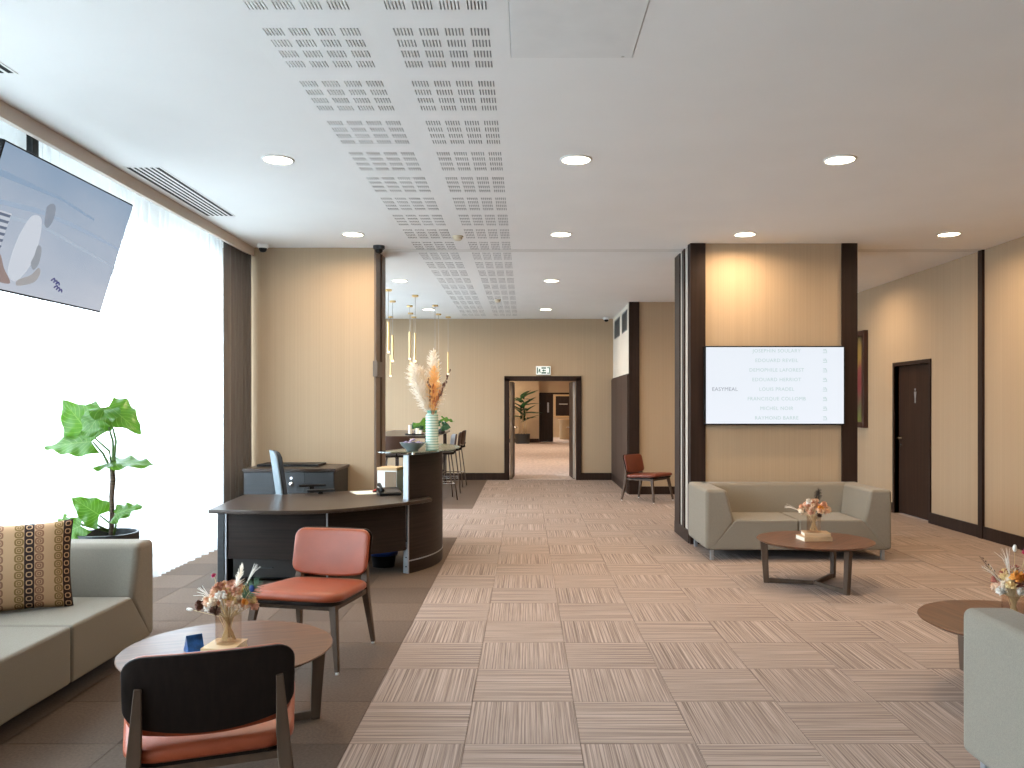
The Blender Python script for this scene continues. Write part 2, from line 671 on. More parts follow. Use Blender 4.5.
def tile_mesh(name, along_y, m, seed):
    rnd = random.Random(seed)
    b = MB()
    g = 0.0006
    h = TS / 2
    b.prism([(-h + g, -h + g, -0.008), (h - g, -h + g, -0.008), (h - g, h - g, -0.008), (-h + g, h - g, -0.008)], (0, 0, 0.0055))
    top = [(-h + g + 0.001, -h + g + 0.001, 0), (h - g - 0.001, -h + g + 0.001, 0), (h - g - 0.001, h - g - 0.001, 0), (-h + g + 0.001, h - g - 0.001, 0)]
    b.prism([(p[0], p[1], -0.0025) for p in top], (0, 0, 0.0025))
    uvl = b.bm.loops.layers.uv.new('UVMap')
    ox, oy = rnd.uniform(0, 30), rnd.uniform(0, 30)
    for f in b.bm.faces:
        for l in f.loops:
            u, v = (l.vert.co.x, l.vert.co.y) if along_y else (l.vert.co.y, l.vert.co.x)
            l[uvl].uv = (u / TS + ox, v / TS + oy)
    me = b.mesh(name)
    me.materials.append(m)
    return me


stripe_meshes = {a: [tile_mesh('carpet_tile', a, M['carpet'], 100 * a + k) for k in range(7)] for a in (0, 1)}
brown_tones = []
for k, (f, w_) in enumerate(((0.86, 1), (1.0, 1), (1.12, 1), (0.95, 1))):
    mm = carpet_mat('plain_brown_carpet_%d' % k, tuple(c * f for c in (0.085, 0.057, 0.041)), tuple(c * f for c in (0.145, 0.101, 0.075)), 38, 38, 0.25)
    brown_tones.append(tile_mesh('carpet_tile', 1, mm, 300 + k))
tiles = []
for i in range(-6, 12):
    for j in range(int(YB * 2) - 1, 32):
        x0, y0 = TX0 + TS * (i + 1), TS * j
        xa, xb = x0, x0 + TS
        if xa >= XR or xb <= XW + 0.25 or y0 + TS <= YB or y0 >= YF:
            continue
        cx, cyy = (xa + xb) / 2, y0 + TS / 2
        brown = xb <= TX0 + 0.01 and (cyy < 9.25 or cyy > 11.4)
        sx = (cx * FPX / max(cyy, 0.3))
        vis = cyy > 3.1 and -540 < sx < 520
        tiles.append((0 if vis else 1, cyy, cx, i, j, brown))
tiles.sort()
rest = MB()
rest_uv = rest.bm.loops.layers.uv.new('UVMap')
rest_faces = []
rr = random.Random(5)
for n, (nv, cyy, cx, i, j, brown) in enumerate(tiles):
    along = (i + j) % 2
    if n < 300:
        me = rr.choice(brown_tones) if brown else rr.choice(stripe_meshes[1 if along else 0])
        o = bpy.data.objects.new('carpet_tile', me)
        COL.objects.link(o)
        o.parent = floor
        o.location = (cx, cyy, 0)
    else:
        h = TS / 2 - 0.0004
        k0 = len(rest.bm.faces)
        rest.box(cx - h, cx + h, cyy - h, cyy + h, -0.008, 0)
        rest.bm.faces.ensure_lookup_table()
        ox, oy = rr.uniform(0, 30), rr.uniform(0, 30)
        for f in rest.bm.faces[k0:]:
            f.material_index = 1 if brown else 0
            for l in f.loops:
                u, v = (l.vert.co.x, l.vert.co.y) if along else (l.vert.co.y, l.vert.co.x)
                l[rest_uv].uv = (u / TS + ox, v / TS + oy)
ro = obj('carpet_tile_field', rest, M['carpet'], floor)
ro.data.materials.append(M['carpet_brown'])
ro['kind'] = 'stuff'

# ------------------------------------------------------------------ ceiling with slotted panels and hatch
SX0, SX1 = -1.28, -0.09       # slotted strip opening
SY0, SY1 = 0.0, 15.6
HX0, HX1, HY0_, HY1_ = -0.075, 0.525, 3.4, 4.0
cb = MB()
T = 0.06
cb.box(XW - 0.15, SX0, YB - 0.15, YF + 0.1, CEIL, CEIL + T)
cb.box(SX1, HX0, YB - 0.15, YF + 0.1, CEIL, CEIL + T)
cb.box(HX1, XR + 0.15, YB - 0.15, YF + 0.1, CEIL, CEIL + T)
cb.box(HX0, HX1, YB - 0.15, HY0_, CEIL, CEIL + T)
cb.box(HX0, HX1, HY1_, YF + 0.1, CEIL, CEIL + T)
cb.box(SX0, SX1, YB - 0.15, SY0, CEIL, CEIL + T)
cb.box(SX0, SX1, SY1, YF + 0.1, CEIL, CEIL + T)
ceiling = struct('ceiling', cb, M['plaster'], 'white plaster ceiling with slotted acoustic strips', 'ceiling')
obj('ceiling_backing', MB().box(XW - 0.15, XR + 0.15, YB - 0.15, YF + 0.1, CEIL + T + 0.02, CEIL + T + 0.06), M['void'], ceiling)


def panel_mesh():
    b = MB()
    PW, PL = (SX1 - SX0) / 2, 0.6
    x0, x1 = -PW / 2, PW / 2
    fx = 0.45 / 2
    pitch = 0.1175
    slot_l, nsl, sp = 0.076, 6, 0.0155
    sw = 0.0066
    z = 0.0
    ys = [-PL / 2]
    for r in range(4):
        yc = (r - 1.5) * pitch
        ya, yb = yc - slot_l / 2, yc + slot_l / 2
        b.quad([(x0, ys[-1], z), (x1, ys[-1], z), (x1, ya, z), (x0, ya, z)])
        ys.append(yb)
        xp = x0
        for c in range(4):
            xc = (c - 1.5) * pitch
            for k in range(nsl):
                xs = xc + (k - 2.5) * sp
                b.quad([(xp, ya, z), (xs - sw / 2, ya, z), (xs - sw / 2, yb, z), (xp, yb, z)])
                # slot cheek gives the board its thickness
                b.quad([(xs - sw / 2, ya, z), (xs - sw / 2, yb, z), (xs - sw / 2, yb, z + 0.012), (xs - sw / 2, ya, z + 0.012)])
                b.quad([(xs + sw / 2, ya, z), (xs + sw / 2, yb, z), (xs + sw / 2, yb, z + 0.012), (xs + sw / 2, ya, z + 0.012)])
                xp = xs + sw / 2
        b.quad([(xp, ya, z), (x1, ya, z), (x1, yb, z), (xp, yb, z)])
    b.quad([(x0, ys[-1], z), (x1, ys[-1], z), (x1, PL / 2, z), (x0, PL / 2, z)])
    me = bpy.data.meshes.new('perforated_panel')
    b.bm.to_mesh(me)
    b.bm.free()
    me.materials.append(M['plaster'])
    return me


pm = panel_mesh()
for s in range(2):
    for k in range(26):
        o = bpy.data.objects.new('perforated_panel', pm)
        COL.objects.link(o)
        o.parent = ceiling
        o.location = (SX0 + (SX1 - SX0) * (0.25 + 0.5 * s) + (0.01 if s else -0.01) * 0, 0.3 + 0.6 * k, CEIL)
M['slot_back'] = mat('slot_backing', (0.36, 0.36, 0.37), 0.95)
obj('slot_backing', MB().box(SX0, SX1, SY0, SY1, CEIL + 0.0145, CEIL + 0.05), M['slot_back'], ceiling)
obj('access_hatch', MB().box(HX0 + 0.003, HX1 - 0.003, HY0_ + 0.003, HY1_ - 0.003, CEIL - 0.003, CEIL + 0.02),
    mat('hatch_paint', (0.74, 0.74, 0.73), 0.9, vary=0.03, scale=(6, 6, 6)), ceiling, bev=0.002)
for x, y, m_ in ((HX1 - 0.05, HY1_ - 0.02, 'x'),):
    obj('hatch_latch', MB().lathe([(0, -0.004), (0.008, -0.004), (0.008, 0), (0, 0)], 12, (x, y, CEIL - 0.003)), M['track'], ceiling)

# ------------------------------------------------------------------ window wall on the left
wl = MB()
wl.box(XW - 0.15, XW + 0.06, YB, YF, 0, 0.10)
wl.box(XW - 0.15, XW + 0.06, YB, YF, 3.14, CEIL)
wl.box(XW - 0.15, XW + 0.02, YB, -2.0, 0.10, 3.14)
wl.box(XW - 0.15, XW + 0.02, 8.7, 9.5, 0.10, 3.14)
wl.box(XW - 0.15, XW + 0.02, 15.5, YF, 0.10, 3.14)
struct('wall_left', wl, M['wall_white'], 'outer wall with the long window run', 'wall')
portal(XW - 0.2, -2.0, 8.7, 0.1, 3.14)
portal(XW - 0.2, 9.5, 15.5, 0.1, 3.14)


def window(n, y0, y1):
    fr = MB()
    x0, x1 = XW - 0.06, XW + 0.0
    t = 0.05
    fr.box(x0, x1, y0, y1, 0.10, 0.10 + t)
    fr.box(x0, x1, y0, y1, 3.14 - t, 3.14)
    fr.box(x0, x1, y0, y0 + t, 0.10 + t, 3.14 - t)
    fr.box(x0, x1, y1 - t, y1, 0.10 + t, 3.14 - t)
    o = struct('window_%d' % n, fr, M['darkgrey'], 'window bay with dark frame behind the sheer curtains', 'window')
    obj('transom', MB().box(x0, x1, y0 + t, y1 - t, 2.54, 2.61), M['darkgrey'], o)
    obj('rail', MB().box(x0, x1, y0 + t, y1 - t, 0.98, 1.03), M['darkgrey'], o)
    for z0, z1 in ((0.15, 0.98), (1.03, 2.54), (2.61, 3.09)):
        obj('pane', MB().box(XW - 0.034, XW - 0.028, y0 + t, y1 - t, z0, z1), M['pane'], o)


wn = 1
for k in range(6):
    window(wn, -2.0 + 10.7 / 6 * k, -2.0 + 10.7 / 6 * (k + 1))
    wn += 1
for k in range(4):
    window(wn, 9.5 + 1.5 * k, 9.5 + 1.5 * (k + 1))
    wn += 1
struct('trim_1', MB().box(-2.985, -2.95, YB, YS, 3.085, CEIL - 0.001), mat('pelmet_paint', (0.55, 0.47, 0.40), 0.7), 'beige pelmet board hiding the curtain rail', 'pelmet')
struct('trim_2', MB().box(-2.985, -2.95, 9.45, YF, 3.085, CEIL - 0.001), mat('pelmet_paint_far', (0.55, 0.47, 0.40), 0.7), 'beige pelmet board above the bar table area', 'pelmet')
struct('ground', MB().box(-60, XW - 0.15, -40, 60, -0.6, -0.5), M['outdoor'], 'pale paving outside the windows', 'ground')

# ------------------------------------------------------------------ inner walls
# stub wall on the left behind the reception desk
struct('wall_stub', MB().box(XW + 0.02, -1.65, YS, 9.40, 0, CEIL - 0.0005), M['wall'], 'beige wall section behind the reception desk', 'wall')
tj = MB()
tj.box(-1.65, -1.630, YS + 0.005, YS + 0.24, 0, CEIL - 0.001)
tj.box(-1.65, -1.630, YS + 0.38, 9.40, 0, CEIL - 0.001)
struct('trim_3', tj, mat('bronze_jamb', (0.16, 0.115, 0.085), 0.5), 'brown jamb lining at the end of the beige wall', 'jamb')
struct('trim_4', MB().box(-1.649, -1.642, YS + 0.24, YS + 0.38, 0, CEIL - 0.001), M['wenge'], 'dark slot in the wall end for the sliding partition', 'jamb')
# column
struct('wall_column', MB().box(1.75, 3.48, YC + 0.02, 9.40, 0, CEIL - 0.0005), M['wall'], 'beige column behind the sofa carrying the white screen', 'column')
tc_ = MB()
tc_.box(1.735, 1.895, YC, YC + 0.06, 0, CEIL - 0.001)
struct('trim_5', tc_, M['wenge'], 'dark wood pilaster at the column edge next to the passage', 'pilaster')
struct('trim_6', MB().box(3.335, 3.50, YC, YC + 0.06, 0, CEIL - 0.001), M['wenge'], 'dark wood pilaster at the column edge next to the painting', 'pilaster')
side = struct('trim_7', MB().box(1.742, 1.75, YC + 0.06, 9.40, 0.0, CEIL - 0.001), M['silverstrip'], 'pale side lining of the column facing the passage', 'panel')
for y0, y1 in ((8.615, 8.66), (8.85, 8.98), (9.12, 9.415)):
    obj('batten', MB().box(1.728, 1.742, y0, y1, 0.0, CEIL - 0.001), M['wenge'], side)
obj('plinth', MB().box(1.725, 1.742, YC + 0.06, 9.42, 0.0, 0.13), M['wenge'], side)
# recess wall
struct('wall_recess', MB().box(1.72, XR + 0.15, 13.40, 13.52, 0, CEIL - 0.0005), M['wall'], 'beige wall behind the russet chair', 'wall')
struct('wall_passage', MB().box(1.72, 1.84, 13.52, YF, 0, CEIL - 0.0005), M['wall_white'], 'off white side wall above the brown panel doors', 'wall')
struct('trim_8', MB().box(1.70, 1.87, 13.36, 13.42, 0, CEIL - 0.001), M['wenge'], 'dark wood corner post beside the russet chair', 'post')
struct('baseboard_recess', MB().box(1.87, XR, 13.375, 13.40, 0, 0.13), M['wenge'], 'dark baseboard under the recess wall', 'baseboard')
# far wall with opening
DX0, DX1, DZ = -0.378, 1.042, 2.005
fw = MB()
fw.box(XW, DX0, YF, YF + 0.14, 0, CEIL - 0.0005)
fw.box(DX1, 1.84, YF, YF + 0.14, 0, CEIL - 0.0005)
fw.box(DX0, DX1, YF, YF + 0.14, DZ, CEIL - 0.0005)
struct('wall_far', fw, M['wall'], 'beige far wall around the open double door', 'wall')
struct('baseboard_far', MB().box(XW, DX0 - 0.0, YF - 0.02, YF, 0, 0.14).box(DX1, 1.72, YF - 0.02, YF, 0, 0.14), M['wenge'], 'dark baseboard along the far wall', 'baseboard')
# right wall with door opening
RD0, RD1, RDZ = 10.12, 11.06, 2.0
rw = MB()
rw.box(XR, XR + 0.15, YB, RD0, 0, CEIL - 0.0005)
rw.box(XR, XR + 0.15, RD1, 13.4, 0, CEIL - 0.0005)
rw.box(XR, XR + 0.15, RD0, RD1, RDZ, CEIL - 0.0005)
struct('wall_right', rw, M['wall'], 'long beige wall on the right side', 'wall')
struct('baseboard_right', MB().box(XR - 0.02, XR, YB, RD0 - 0.05, 0, 0.135).box(XR - 0.02, XR, RD1 + 0.05, 13.37, 0, 0.135), M['wenge'], 'dark baseboard along the right wall', 'baseboard')
struct('trim_9', MB().box(XR - 0.03, XR, 8.90, 8.985, 0, CEIL - 0.001), M['wenge'], 'dark wood post on the right wall under the ceiling track', 'post')
struct('wall_back', MB().box(XW - 0.15, XR + 0.15, YB - 0.15, YB, 0, CEIL), M['wall'], 'beige wall behind the viewer', 'wall')
# partition track in the ceiling
trk = MB()
trk.box(-1.63, 1.742, 8.90, 8.94, CEIL - 0.004, CEIL - 0.0005)
trk.box(-1.63, 1.742, 8.98, 9.02, CEIL - 0.004, CEIL - 0.0005)
trk.box(3.48, XR - 0.03, 8.90, 8.94, CEIL - 0.004, CEIL - 0.0005)
trk.box(3.48, XR - 0.03, 8.98, 9.02, CEIL - 0.004, CEIL - 0.0005)
struct('trim_10', trk, M['track'], 'white sliding partition rail across the ceiling', 'rail')

# ------------------------------------------------------------------ doors
d1 = struct('door_1', MB().box(DX0 - 0.05, DX0 + 0.05, YF - 0.03, YF + 0.16, 0, DZ + 0.0).box(DX1 - 0.05, DX1 + 0.05, YF - 0.03, YF + 0.16, 0, DZ)
            .box(DX0 - 0.05, DX1 + 0.05, YF - 0.03, YF + 0.16, DZ - 0.05, DZ + 0.045), M['wenge'], 'dark framed double door standing open in the far wall', 'door')
for s, xh in ((1, DX0 + 0.06), (-1, DX1 - 0.06)):
    lf = obj('door_leaf', MB().box(0, 0.045, 0, 0.66, 0.01, DZ - 0.06), M['wenge'], d1, bev=0.003,
             loc=(xh - (0.0 if s > 0 else 0.045), YF + 0.17, 0), rot=(0, 0, R(-3.5 * s)))
    obj('lit_edge', MB().box(-0.001, 0.046, -0.004, 0.012, 0.02, DZ - 0.07), M['silverstrip'], lf)  # pale colour stands in for light catching the leaf edge
    obj('handle', MB().tube([(0.045 if s > 0 else 0, 0.58, 1.02), (0.10 if s > 0 else -0.055, 0.58, 1.02), (0.10 if s > 0 else -0.055, 0.47, 1.02)], 0.010, 8), M['chrome'], lf)
d2 = struct('door_2', MB().box(XR - 0.015, XR + 0.13, RD0 - 0.05, RD0 + 0.0, 0, RDZ + 0.05).box(XR - 0.015, XR + 0.13, RD1, RD1 + 0.05, 0, RDZ + 0.05)
            .box(XR - 0.015, XR + 0.13, RD0, RD1, RDZ, RDZ + 0.05), M['wenge'], 'dark wooden restroom door in the right wall', 'door')
dl = obj('door_leaf', MB().box(XR + 0.05, XR + 0.10, RD0 + 0.003, RD1 - 0.003, 0.01, RDZ - 0.003), mat('dark_door_veneer', (0.032, 0.016, 0.010), 0.5, spec=0.15, vary=0.3, scale=(30, 30, 1.2)), d2, bev=0.002)
obj('handle', MB().lathe([(0, 0), (0.026, 0), (0.026, -0.010), (0, -0.010)], 16, (XR + 0.05, RD1 - 0.09, 1.03), axis='X')
    .tube([(XR + 0.045, RD1 - 0.09, 1.03), (XR - 0.005, RD1 - 0.09, 1.03), (XR - 0.005, RD1 - 0.21, 1.03)], 0.009, 8)
    .lathe([(0, 0), (0.024, 0), (0.024, -0.010), (0, -0.010)], 16, (XR + 0.05, RD1 - 0.09, 0.93), axis='X'), M['chrome'], dl)
yc = (RD0 + RD1) / 2
pic = MB().blob((XR + 0.047, yc, 1.675), 0.017, 10, 8, (0.1, 1, 1))
pic.prism([(XR + 0.046, yc - 0.028, 1.648), (XR + 0.046, yc + 0.028, 1.648), (XR + 0.046, yc + 0.017, 1.57), (XR + 0.046, yc - 0.017, 1.57)], (0.004, 0, 0))
pic.box(XR + 0.046, XR + 0.05, yc - 0.014, yc - 0.004, 1.50, 1.57).box(XR + 0.046, XR + 0.05, yc + 0.004, yc + 0.014, 1.50, 1.57)
po = obj('pictogram', pic, M['alu'], dl)
po['label'] = 'silver standing figure sign'
d3 = struct('door_3', MB().box(1.695, 1.72, 13.46, 15.98, 0, 2.0), M['wenge'], 'tall brown cupboard doors in the passage side wall', 'door')
for k in range(3):
    obj('door_panel', MB().box(1.683, 1.695, 13.48 + 0.835 * k, 13.48 + 0.83 * (k + 1), 0.13, 1.98), M['brown_door'], d3, bev=0.003)
obj('plinth', MB().box(1.688, 1.695, 13.46, 15.98, 0, 0.125), M['wenge'], d3)
for k, (y0, y1, lab) in enumerate(((13.75, 14.45, 'square grey wall grille nearer the corner post'), (14.85, 15.65, 'square grey wall grille nearer the far wall'))):
    g = thing('wall_grille', lab, 'grille', (1.72, (y0 + y1) / 2, 2.95), 0, 'grilles above the brown doors')
    hy = (y1 - y0) / 2
    obj('frame', MB().box(-0.012, 0, -hy, hy, 0.13, 0.15).box(-0.012, 0, -hy, hy, -0.20, -0.18).box(-0.012, 0, -hy, -hy + 0.02, -0.18, 0.13).box(-0.012, 0, hy - 0.02, hy, -0.18, 0.13), M['grey_vent'], g)
    obj('backing', MB().box(-0.003, -0.0005, -hy + 0.02, hy - 0.02, -0.18, 0.13), M['vent_dark'], g)
    for q in range(8):
        z = -0.165 + q * 0.038
        obj('slat', MB().prism([(-0.011, -hy + 0.02, z), (-0.004, -hy + 0.02, z + 0.02), (-0.004, -hy + 0.02, z + 0.024), (-0.011, -hy + 0.02, z + 0.004)], (0, 2 * hy - 0.04, 0)), M['grey_vent'], g)

# ------------------------------------------------------------------ hall beyond the far door
struct('floor_hall', MB().box(-4, 4.2, YF + 0.1, 40, -0.1, 0.0), M['hallfloor'], 'pale carpet of the hall beyond the double door', 'floor')
struct('ceiling_hall', MB().box(-4, 4.2, YF + 0.14, 40, 3.0, 3.1), M['plaster'], 'white ceiling of the hall beyond', 'ceiling')
struct('wall_hall_left', MB().box(-4.1, -4, YF + 0.14, 40, 0, 3.0), M['hallwall'], 'left wall of the hall beyond', 'wall')
struct('wall_hall_right', MB().box(4.2, 4.3, YF + 0.14, 40, 0, 3.0), M['hallwall'], 'right wall of the hall beyond', 'wall')
hb = MB()
hb.box(-4, 0.52, HY1 - 0.3, HY1 + 0.1, 0, 3.0)
hb.box(1.93, 4.2, HY1, HY1 + 0.1, 0, 3.0)
hb.box(0.52, 1.93, HY1, HY1 + 0.1, 2.0, 3.0)
struct('wall_hall_end', hb, M['hallwall'], 'ochre end wall of the hall beyond', 'wall')
struct('baseboard_hall', MB().box(-4, 0.52, HY1 - 0.325, HY1 - 0.3, 0, 0.15), M['wenge'], 'dark baseboard at the end of the hall', 'baseboard')
struct('wall_room_end', MB().box(-1, 4.2, 38.0, 38.1, 0, 3.0), M['hallwall'], 'wall of the room behind the hall', 'wall')
d4 = struct('door_4', MB().box(0.53, 0.60, HY1 - 0.03, HY1 + 0.12, 0, 2.0).box(1.86, 1.93, HY1 - 0.03, HY1 + 0.12, 0, 2.0).box(0.53, 1.93, HY1 - 0.03, HY1 + 0.12, 1.93, 2.0), M['wenge'],
            'dark double door at the end of the hall with one leaf closed', 'door')
l4 = obj('door_leaf', MB().box(0.60, 1.10, HY1 + 0.02, HY1 + 0.07, 0.01, 1.93), M['wenge'], d4)
obj('vision_plate', MB().box(0.86, 0.93, HY1 + 0.01, HY1 + 0.02, 1.20, 1.60), M['alu'], l4)
bd = thing('notice_board', 'dark board with pale frame on the wall behind the hall', 'board', (1.75, 37.98, 1.5))
obj('board', MB().box(-0.36, 0.36, -0.03, 0, -0.50, 0.42), M['wenge'], bd)
obj('frame', MB().box(-0.44, -0.36, -0.04, 0, -0.58, 0.50).box(0.36, 0.44, -0.04, 0, -0.58, 0.50).box(-0.36, 0.36, -0.04, 0, 0.42, 0.50).box(-0.36, 0.36, -0.04, 0, -0.58, -0.50), M['lightwood'], bd)
obj('line_of_text', MB().box(-0.20, 0.20, -0.034, -0.03, 0.03, 0.07), M['silverstrip'], bd)
ct = thing('reception_counter', 'rounded beige counter in the room behind the hall', 'counter', (1.85, 35.6, 0))
obj('body', MB().lathe([(0, 0), (0.38, 0), (0.38, 0.85), (0, 0.85)], 32), M['counter'], ct, smooth=True, autos=40)
obj('top', MB().lathe([(0, 0.85), (0.44, 0.85), (0.44, 0.90), (0, 0.90)], 32), M['lightwood'], ct, smooth=True, autos=40)
for k, (x, y) in enumerate(((-2.2, 19.5), (1.2, 21.0), (-2.2, 25.5), (1.2, 27.5), (-1.2, 31.0), (1.2, 35.4))):  # out-of-view panels and lamps added only to brighten the hall
    h = thing('hall_fill_panel', ('added unseen fill light in the hall beyond the double door', 'ceiling light')[0], 'ceiling light', (x, y, 3.0), 0, 'added hall fill lights')
    obj('frame', MB().box(-0.32, 0.32, -0.32, -0.30, -0.02, 0).box(-0.32, 0.32, 0.30, 0.32, -0.02, 0).box(-0.32, -0.30, -0.30, 0.30, -0.02, 0).box(0.30, 0.32, -0.30, 0.30, -0.02, 0), M['white'], h)
    obj('diffuser', MB().box(-0.30, 0.30, -0.30, 0.30, -0.012, 0), emis('hall_fill_diffuser', (1.0, 0.86, 0.68), 4.0), h)
    ld = bpy.data.lights.new('hall_fill_light', 'AREA')
    ld.shape = 'SQUARE'
    ld.size = 0.58
    ld.energy = 42
    ld.color = (1.0, 0.80, 0.60)
    lo = bpy.data.objects.new('hall_fill_light', ld)
    COL.objects.link(lo)
    lo.parent = h
    lo.location = (0, 0, -0.03)

# ------------------------------------------------------------------ ceiling fittings
def downlight(x, y, label, lamp=True):
    t = thing('downlight', label, 'ceiling light', (x, y, CEIL), 0, 'recessed round ceiling lights')
    obj('trim_ring', MB().lathe([(0.100, 0), (0.112, 0), (0.110, -0.006), (0.100, -0.010), (0.096, -0.006), (0.096, 0)], 32), M['white'], t, smooth=True)
    obj('lens', MB().lathe([(0, -0.005), (0.096, -0.005), (0.096, -0.001), (0, -0.001)], 32), M['lens'], t)
    if lamp:
        ld = bpy.data.lights.new('downlight_lamp', 'AREA')
        ld.shape = 'DISK'
        ld.size = 0.18
        ld.energy = LAMP_W
        ld.color = LAMP_COL
        ld.spread = R(165)
        lo = bpy.data.objects.new('downlight_lamp', ld)
        COL.objects.link(lo)
        lo.parent = t
        lo.location = (0, 0, -0.015)
    return t


LX = ((-1.73, 'window side'), (0.35, 'middle'), (2.19, 'column side'), (4.23, 'right wall side'))
LYn = ((5.65, 'nearest row in view'),
       (8.1, 'row just before the ceiling rail'), (11.1, 'first row beyond the ceiling rail'), (14.4, 'row nearest the far wall'))
for y, yl in LYn:
    for x, xl in LX:
        if y > 13.4 and x > 1.7:
            continue
        downlight(x, y, 'round warm ceiling light, %s, %s' % (xl, yl))

for x, y, lab in ((-0.69, 8.2, 'cream smoke detector on the slotted ceiling strip'), (-0.46, 13.1, 'smoke detector on the slotted strip near the far wall')):
    t = thing('smoke_detector', lab, 'smoke detector', (x, y, CEIL + 0.001))
    obj('base', MB().lathe([(0, 0), (0.055, 0), (0.055, -0.015), (0, -0.015)], 24), M['cream'], t, smooth=True, autos=40)
    obj('head', MB().lathe([(0.045, -0.015), (0.045, -0.032), (0.030, -0.045), (0, -0.047)], 24), M['cream'], t, smooth=True, autos=40)
for x, y, m1, lab in ((-2.80, 8.62, 'white', 'small white dome camera above the beige wall corner by the drape'),
                      (-1.58, 8.70, 'darkgrey', 'dark dome camera at the end of the beige wall'),
                      (1.56, 15.75, 'white', 'small white dome camera in the far wall corner')):
    t = thing('dome_camera', lab, 'camera', (x, y, CEIL))
    obj('base', MB().lathe([(0, 0), (0.062, 0), (0.062, -0.030), (0.048, -0.042), (0, -0.042)], 24), M[m1], t, smooth=True, autos=40)
    obj('dome', MB().lathe([(0.042, -0.042), (0.040, -0.060), (0.028, -0.078), (0, -0.086)], 24), M['black'], t, smooth=True)


def air_grille(x0, x1, y0, y1, label):
    t = thing('air_grille', label, 'grille', ((x0 + x1) / 2, (y0 + y1) / 2, CEIL), 0, 'slotted ceiling grilles by the window')
    hx, hy = (x1 - x0) / 2, (y1 - y0) / 2
    obj('backing', MB().box(-hx, hx, -hy, hy, -0.002, 0), M['vent_dark'], t)
    e = 0.012
    obj('frame', MB().box(-hx - e, hx + e, -hy - e, -hy, -0.004, 0).box(-hx - e, hx + e, hy, hy + e, -0.004, 0).box(-hx - e, -hx, -hy, hy, -0.004, 0).box(hx, hx + e, -hy, hy, -0.004, 0), M['white'], t)
    n = 6
    for k in range(1, n):
        xc = -hx + 2 * hx * k / n
        obj('slat', MB().box(xc - 0.008, xc + 0.008, -hy, hy, -0.004, -0.002), M['white'], t)


air_grille(-2.88, -2.64, 5.83, 7.32, 'white ceiling grille with black slots right of the hanging screen')
air_grille(-2.88, -2.64, 2.70, 4.18, 'white ceiling grille with black slots above the hanging screen')
# exit sign
t = thing('exit_sign', 'lit exit sign with green arrow and running figure above the double door', 'sign', (0.345, YF, 2.16))
obj('box', MB().box(-0.145, 0.145, -0.045, 0, -0.085, 0.085), M['white'], t, bev=0.006)
obj('face', MB().box(-0.135, 0.135, -0.048, -0.045, -0.075, 0.075), M['exit_white'], t)
sg = MB()
sg.box(-0.128, -0.108, -0.0505, -0.048, -0.060, 0.060)
sg.box(-0.040, 0.050, -0.0505, -0.048, -0.062, -0.032).box(-0.040, 0.050, -0.0505, -0.048, 0.034, 0.062)
sg.prism([(-0.030, -0.0505, 0.0), (0.010, -0.0505, 0.028), (0.010, -0.0505, 0.010), (0.045, -0.0505, 0.010), (0.045, -0.0505, -0.010), (0.010, -0.0505, -0.010), (0.010, -0.0505, -0.028)], (0, 0.0025, 0))
sg.box(0.070, 0.128, -0.0505, -0.048, -0.062, -0.045).box(0.070, 0.128, -0.0505, -0.048, 0.045, 0.062).box(0.110, 0.128, -0.0505, -0.048, -0.045, 0.045)
sg.prism([(-0.085, -0.0505, 0.035), (-0.060, -0.0505, 0.02), (-0.068, -0.0505, -0.005), (-0.055, -0.0505, -0.05), (-0.07, -0.0505, -0.05), (-0.082, -0.0505, -0.015), (-0.098, -0.0505, -0.045), (-0.095, -0.0505, 0.0)], (0, 0.0025, 0))
obj('pictogram', sg, M['exit_green'], t)
# plate on the wall end
t = thing('wall_plate', 'square bronze lock plate on the end of the beige wall', 'plate', (-1.64, 8.92, 1.865))
obj('plate', MB().box(-0.022, 0.03, -0.135, 0.16, -0.085, 0.085), M['bronze'], t, bev=0.006)

# ------------------------------------------------------------------ painting
t = thing('framed_painting', 'tall dark framed painting on the right wall beside the column', 'painting', (XR, 12.35, 1.86))
obj('frame', MB().box(-0.07, 0, -0.42, -0.34, -0.72, 0.72).box(-0.07, 0, 0.34, 0.42, -0.72, 0.72).box(-0.07, 0, -0.34, 0.34, 0.64, 0.72).box(-0.07, 0, -0.34, 0.34, -0.72, -0.64),
    mat('dark_red_wood', (0.035, 0.012, 0.009), 0.4), t, bev=0.006)
obj('canvas', MB().box(-0.03, -0.005, -0.34, 0.34, -0.64, 0.64), M['painting'], t)

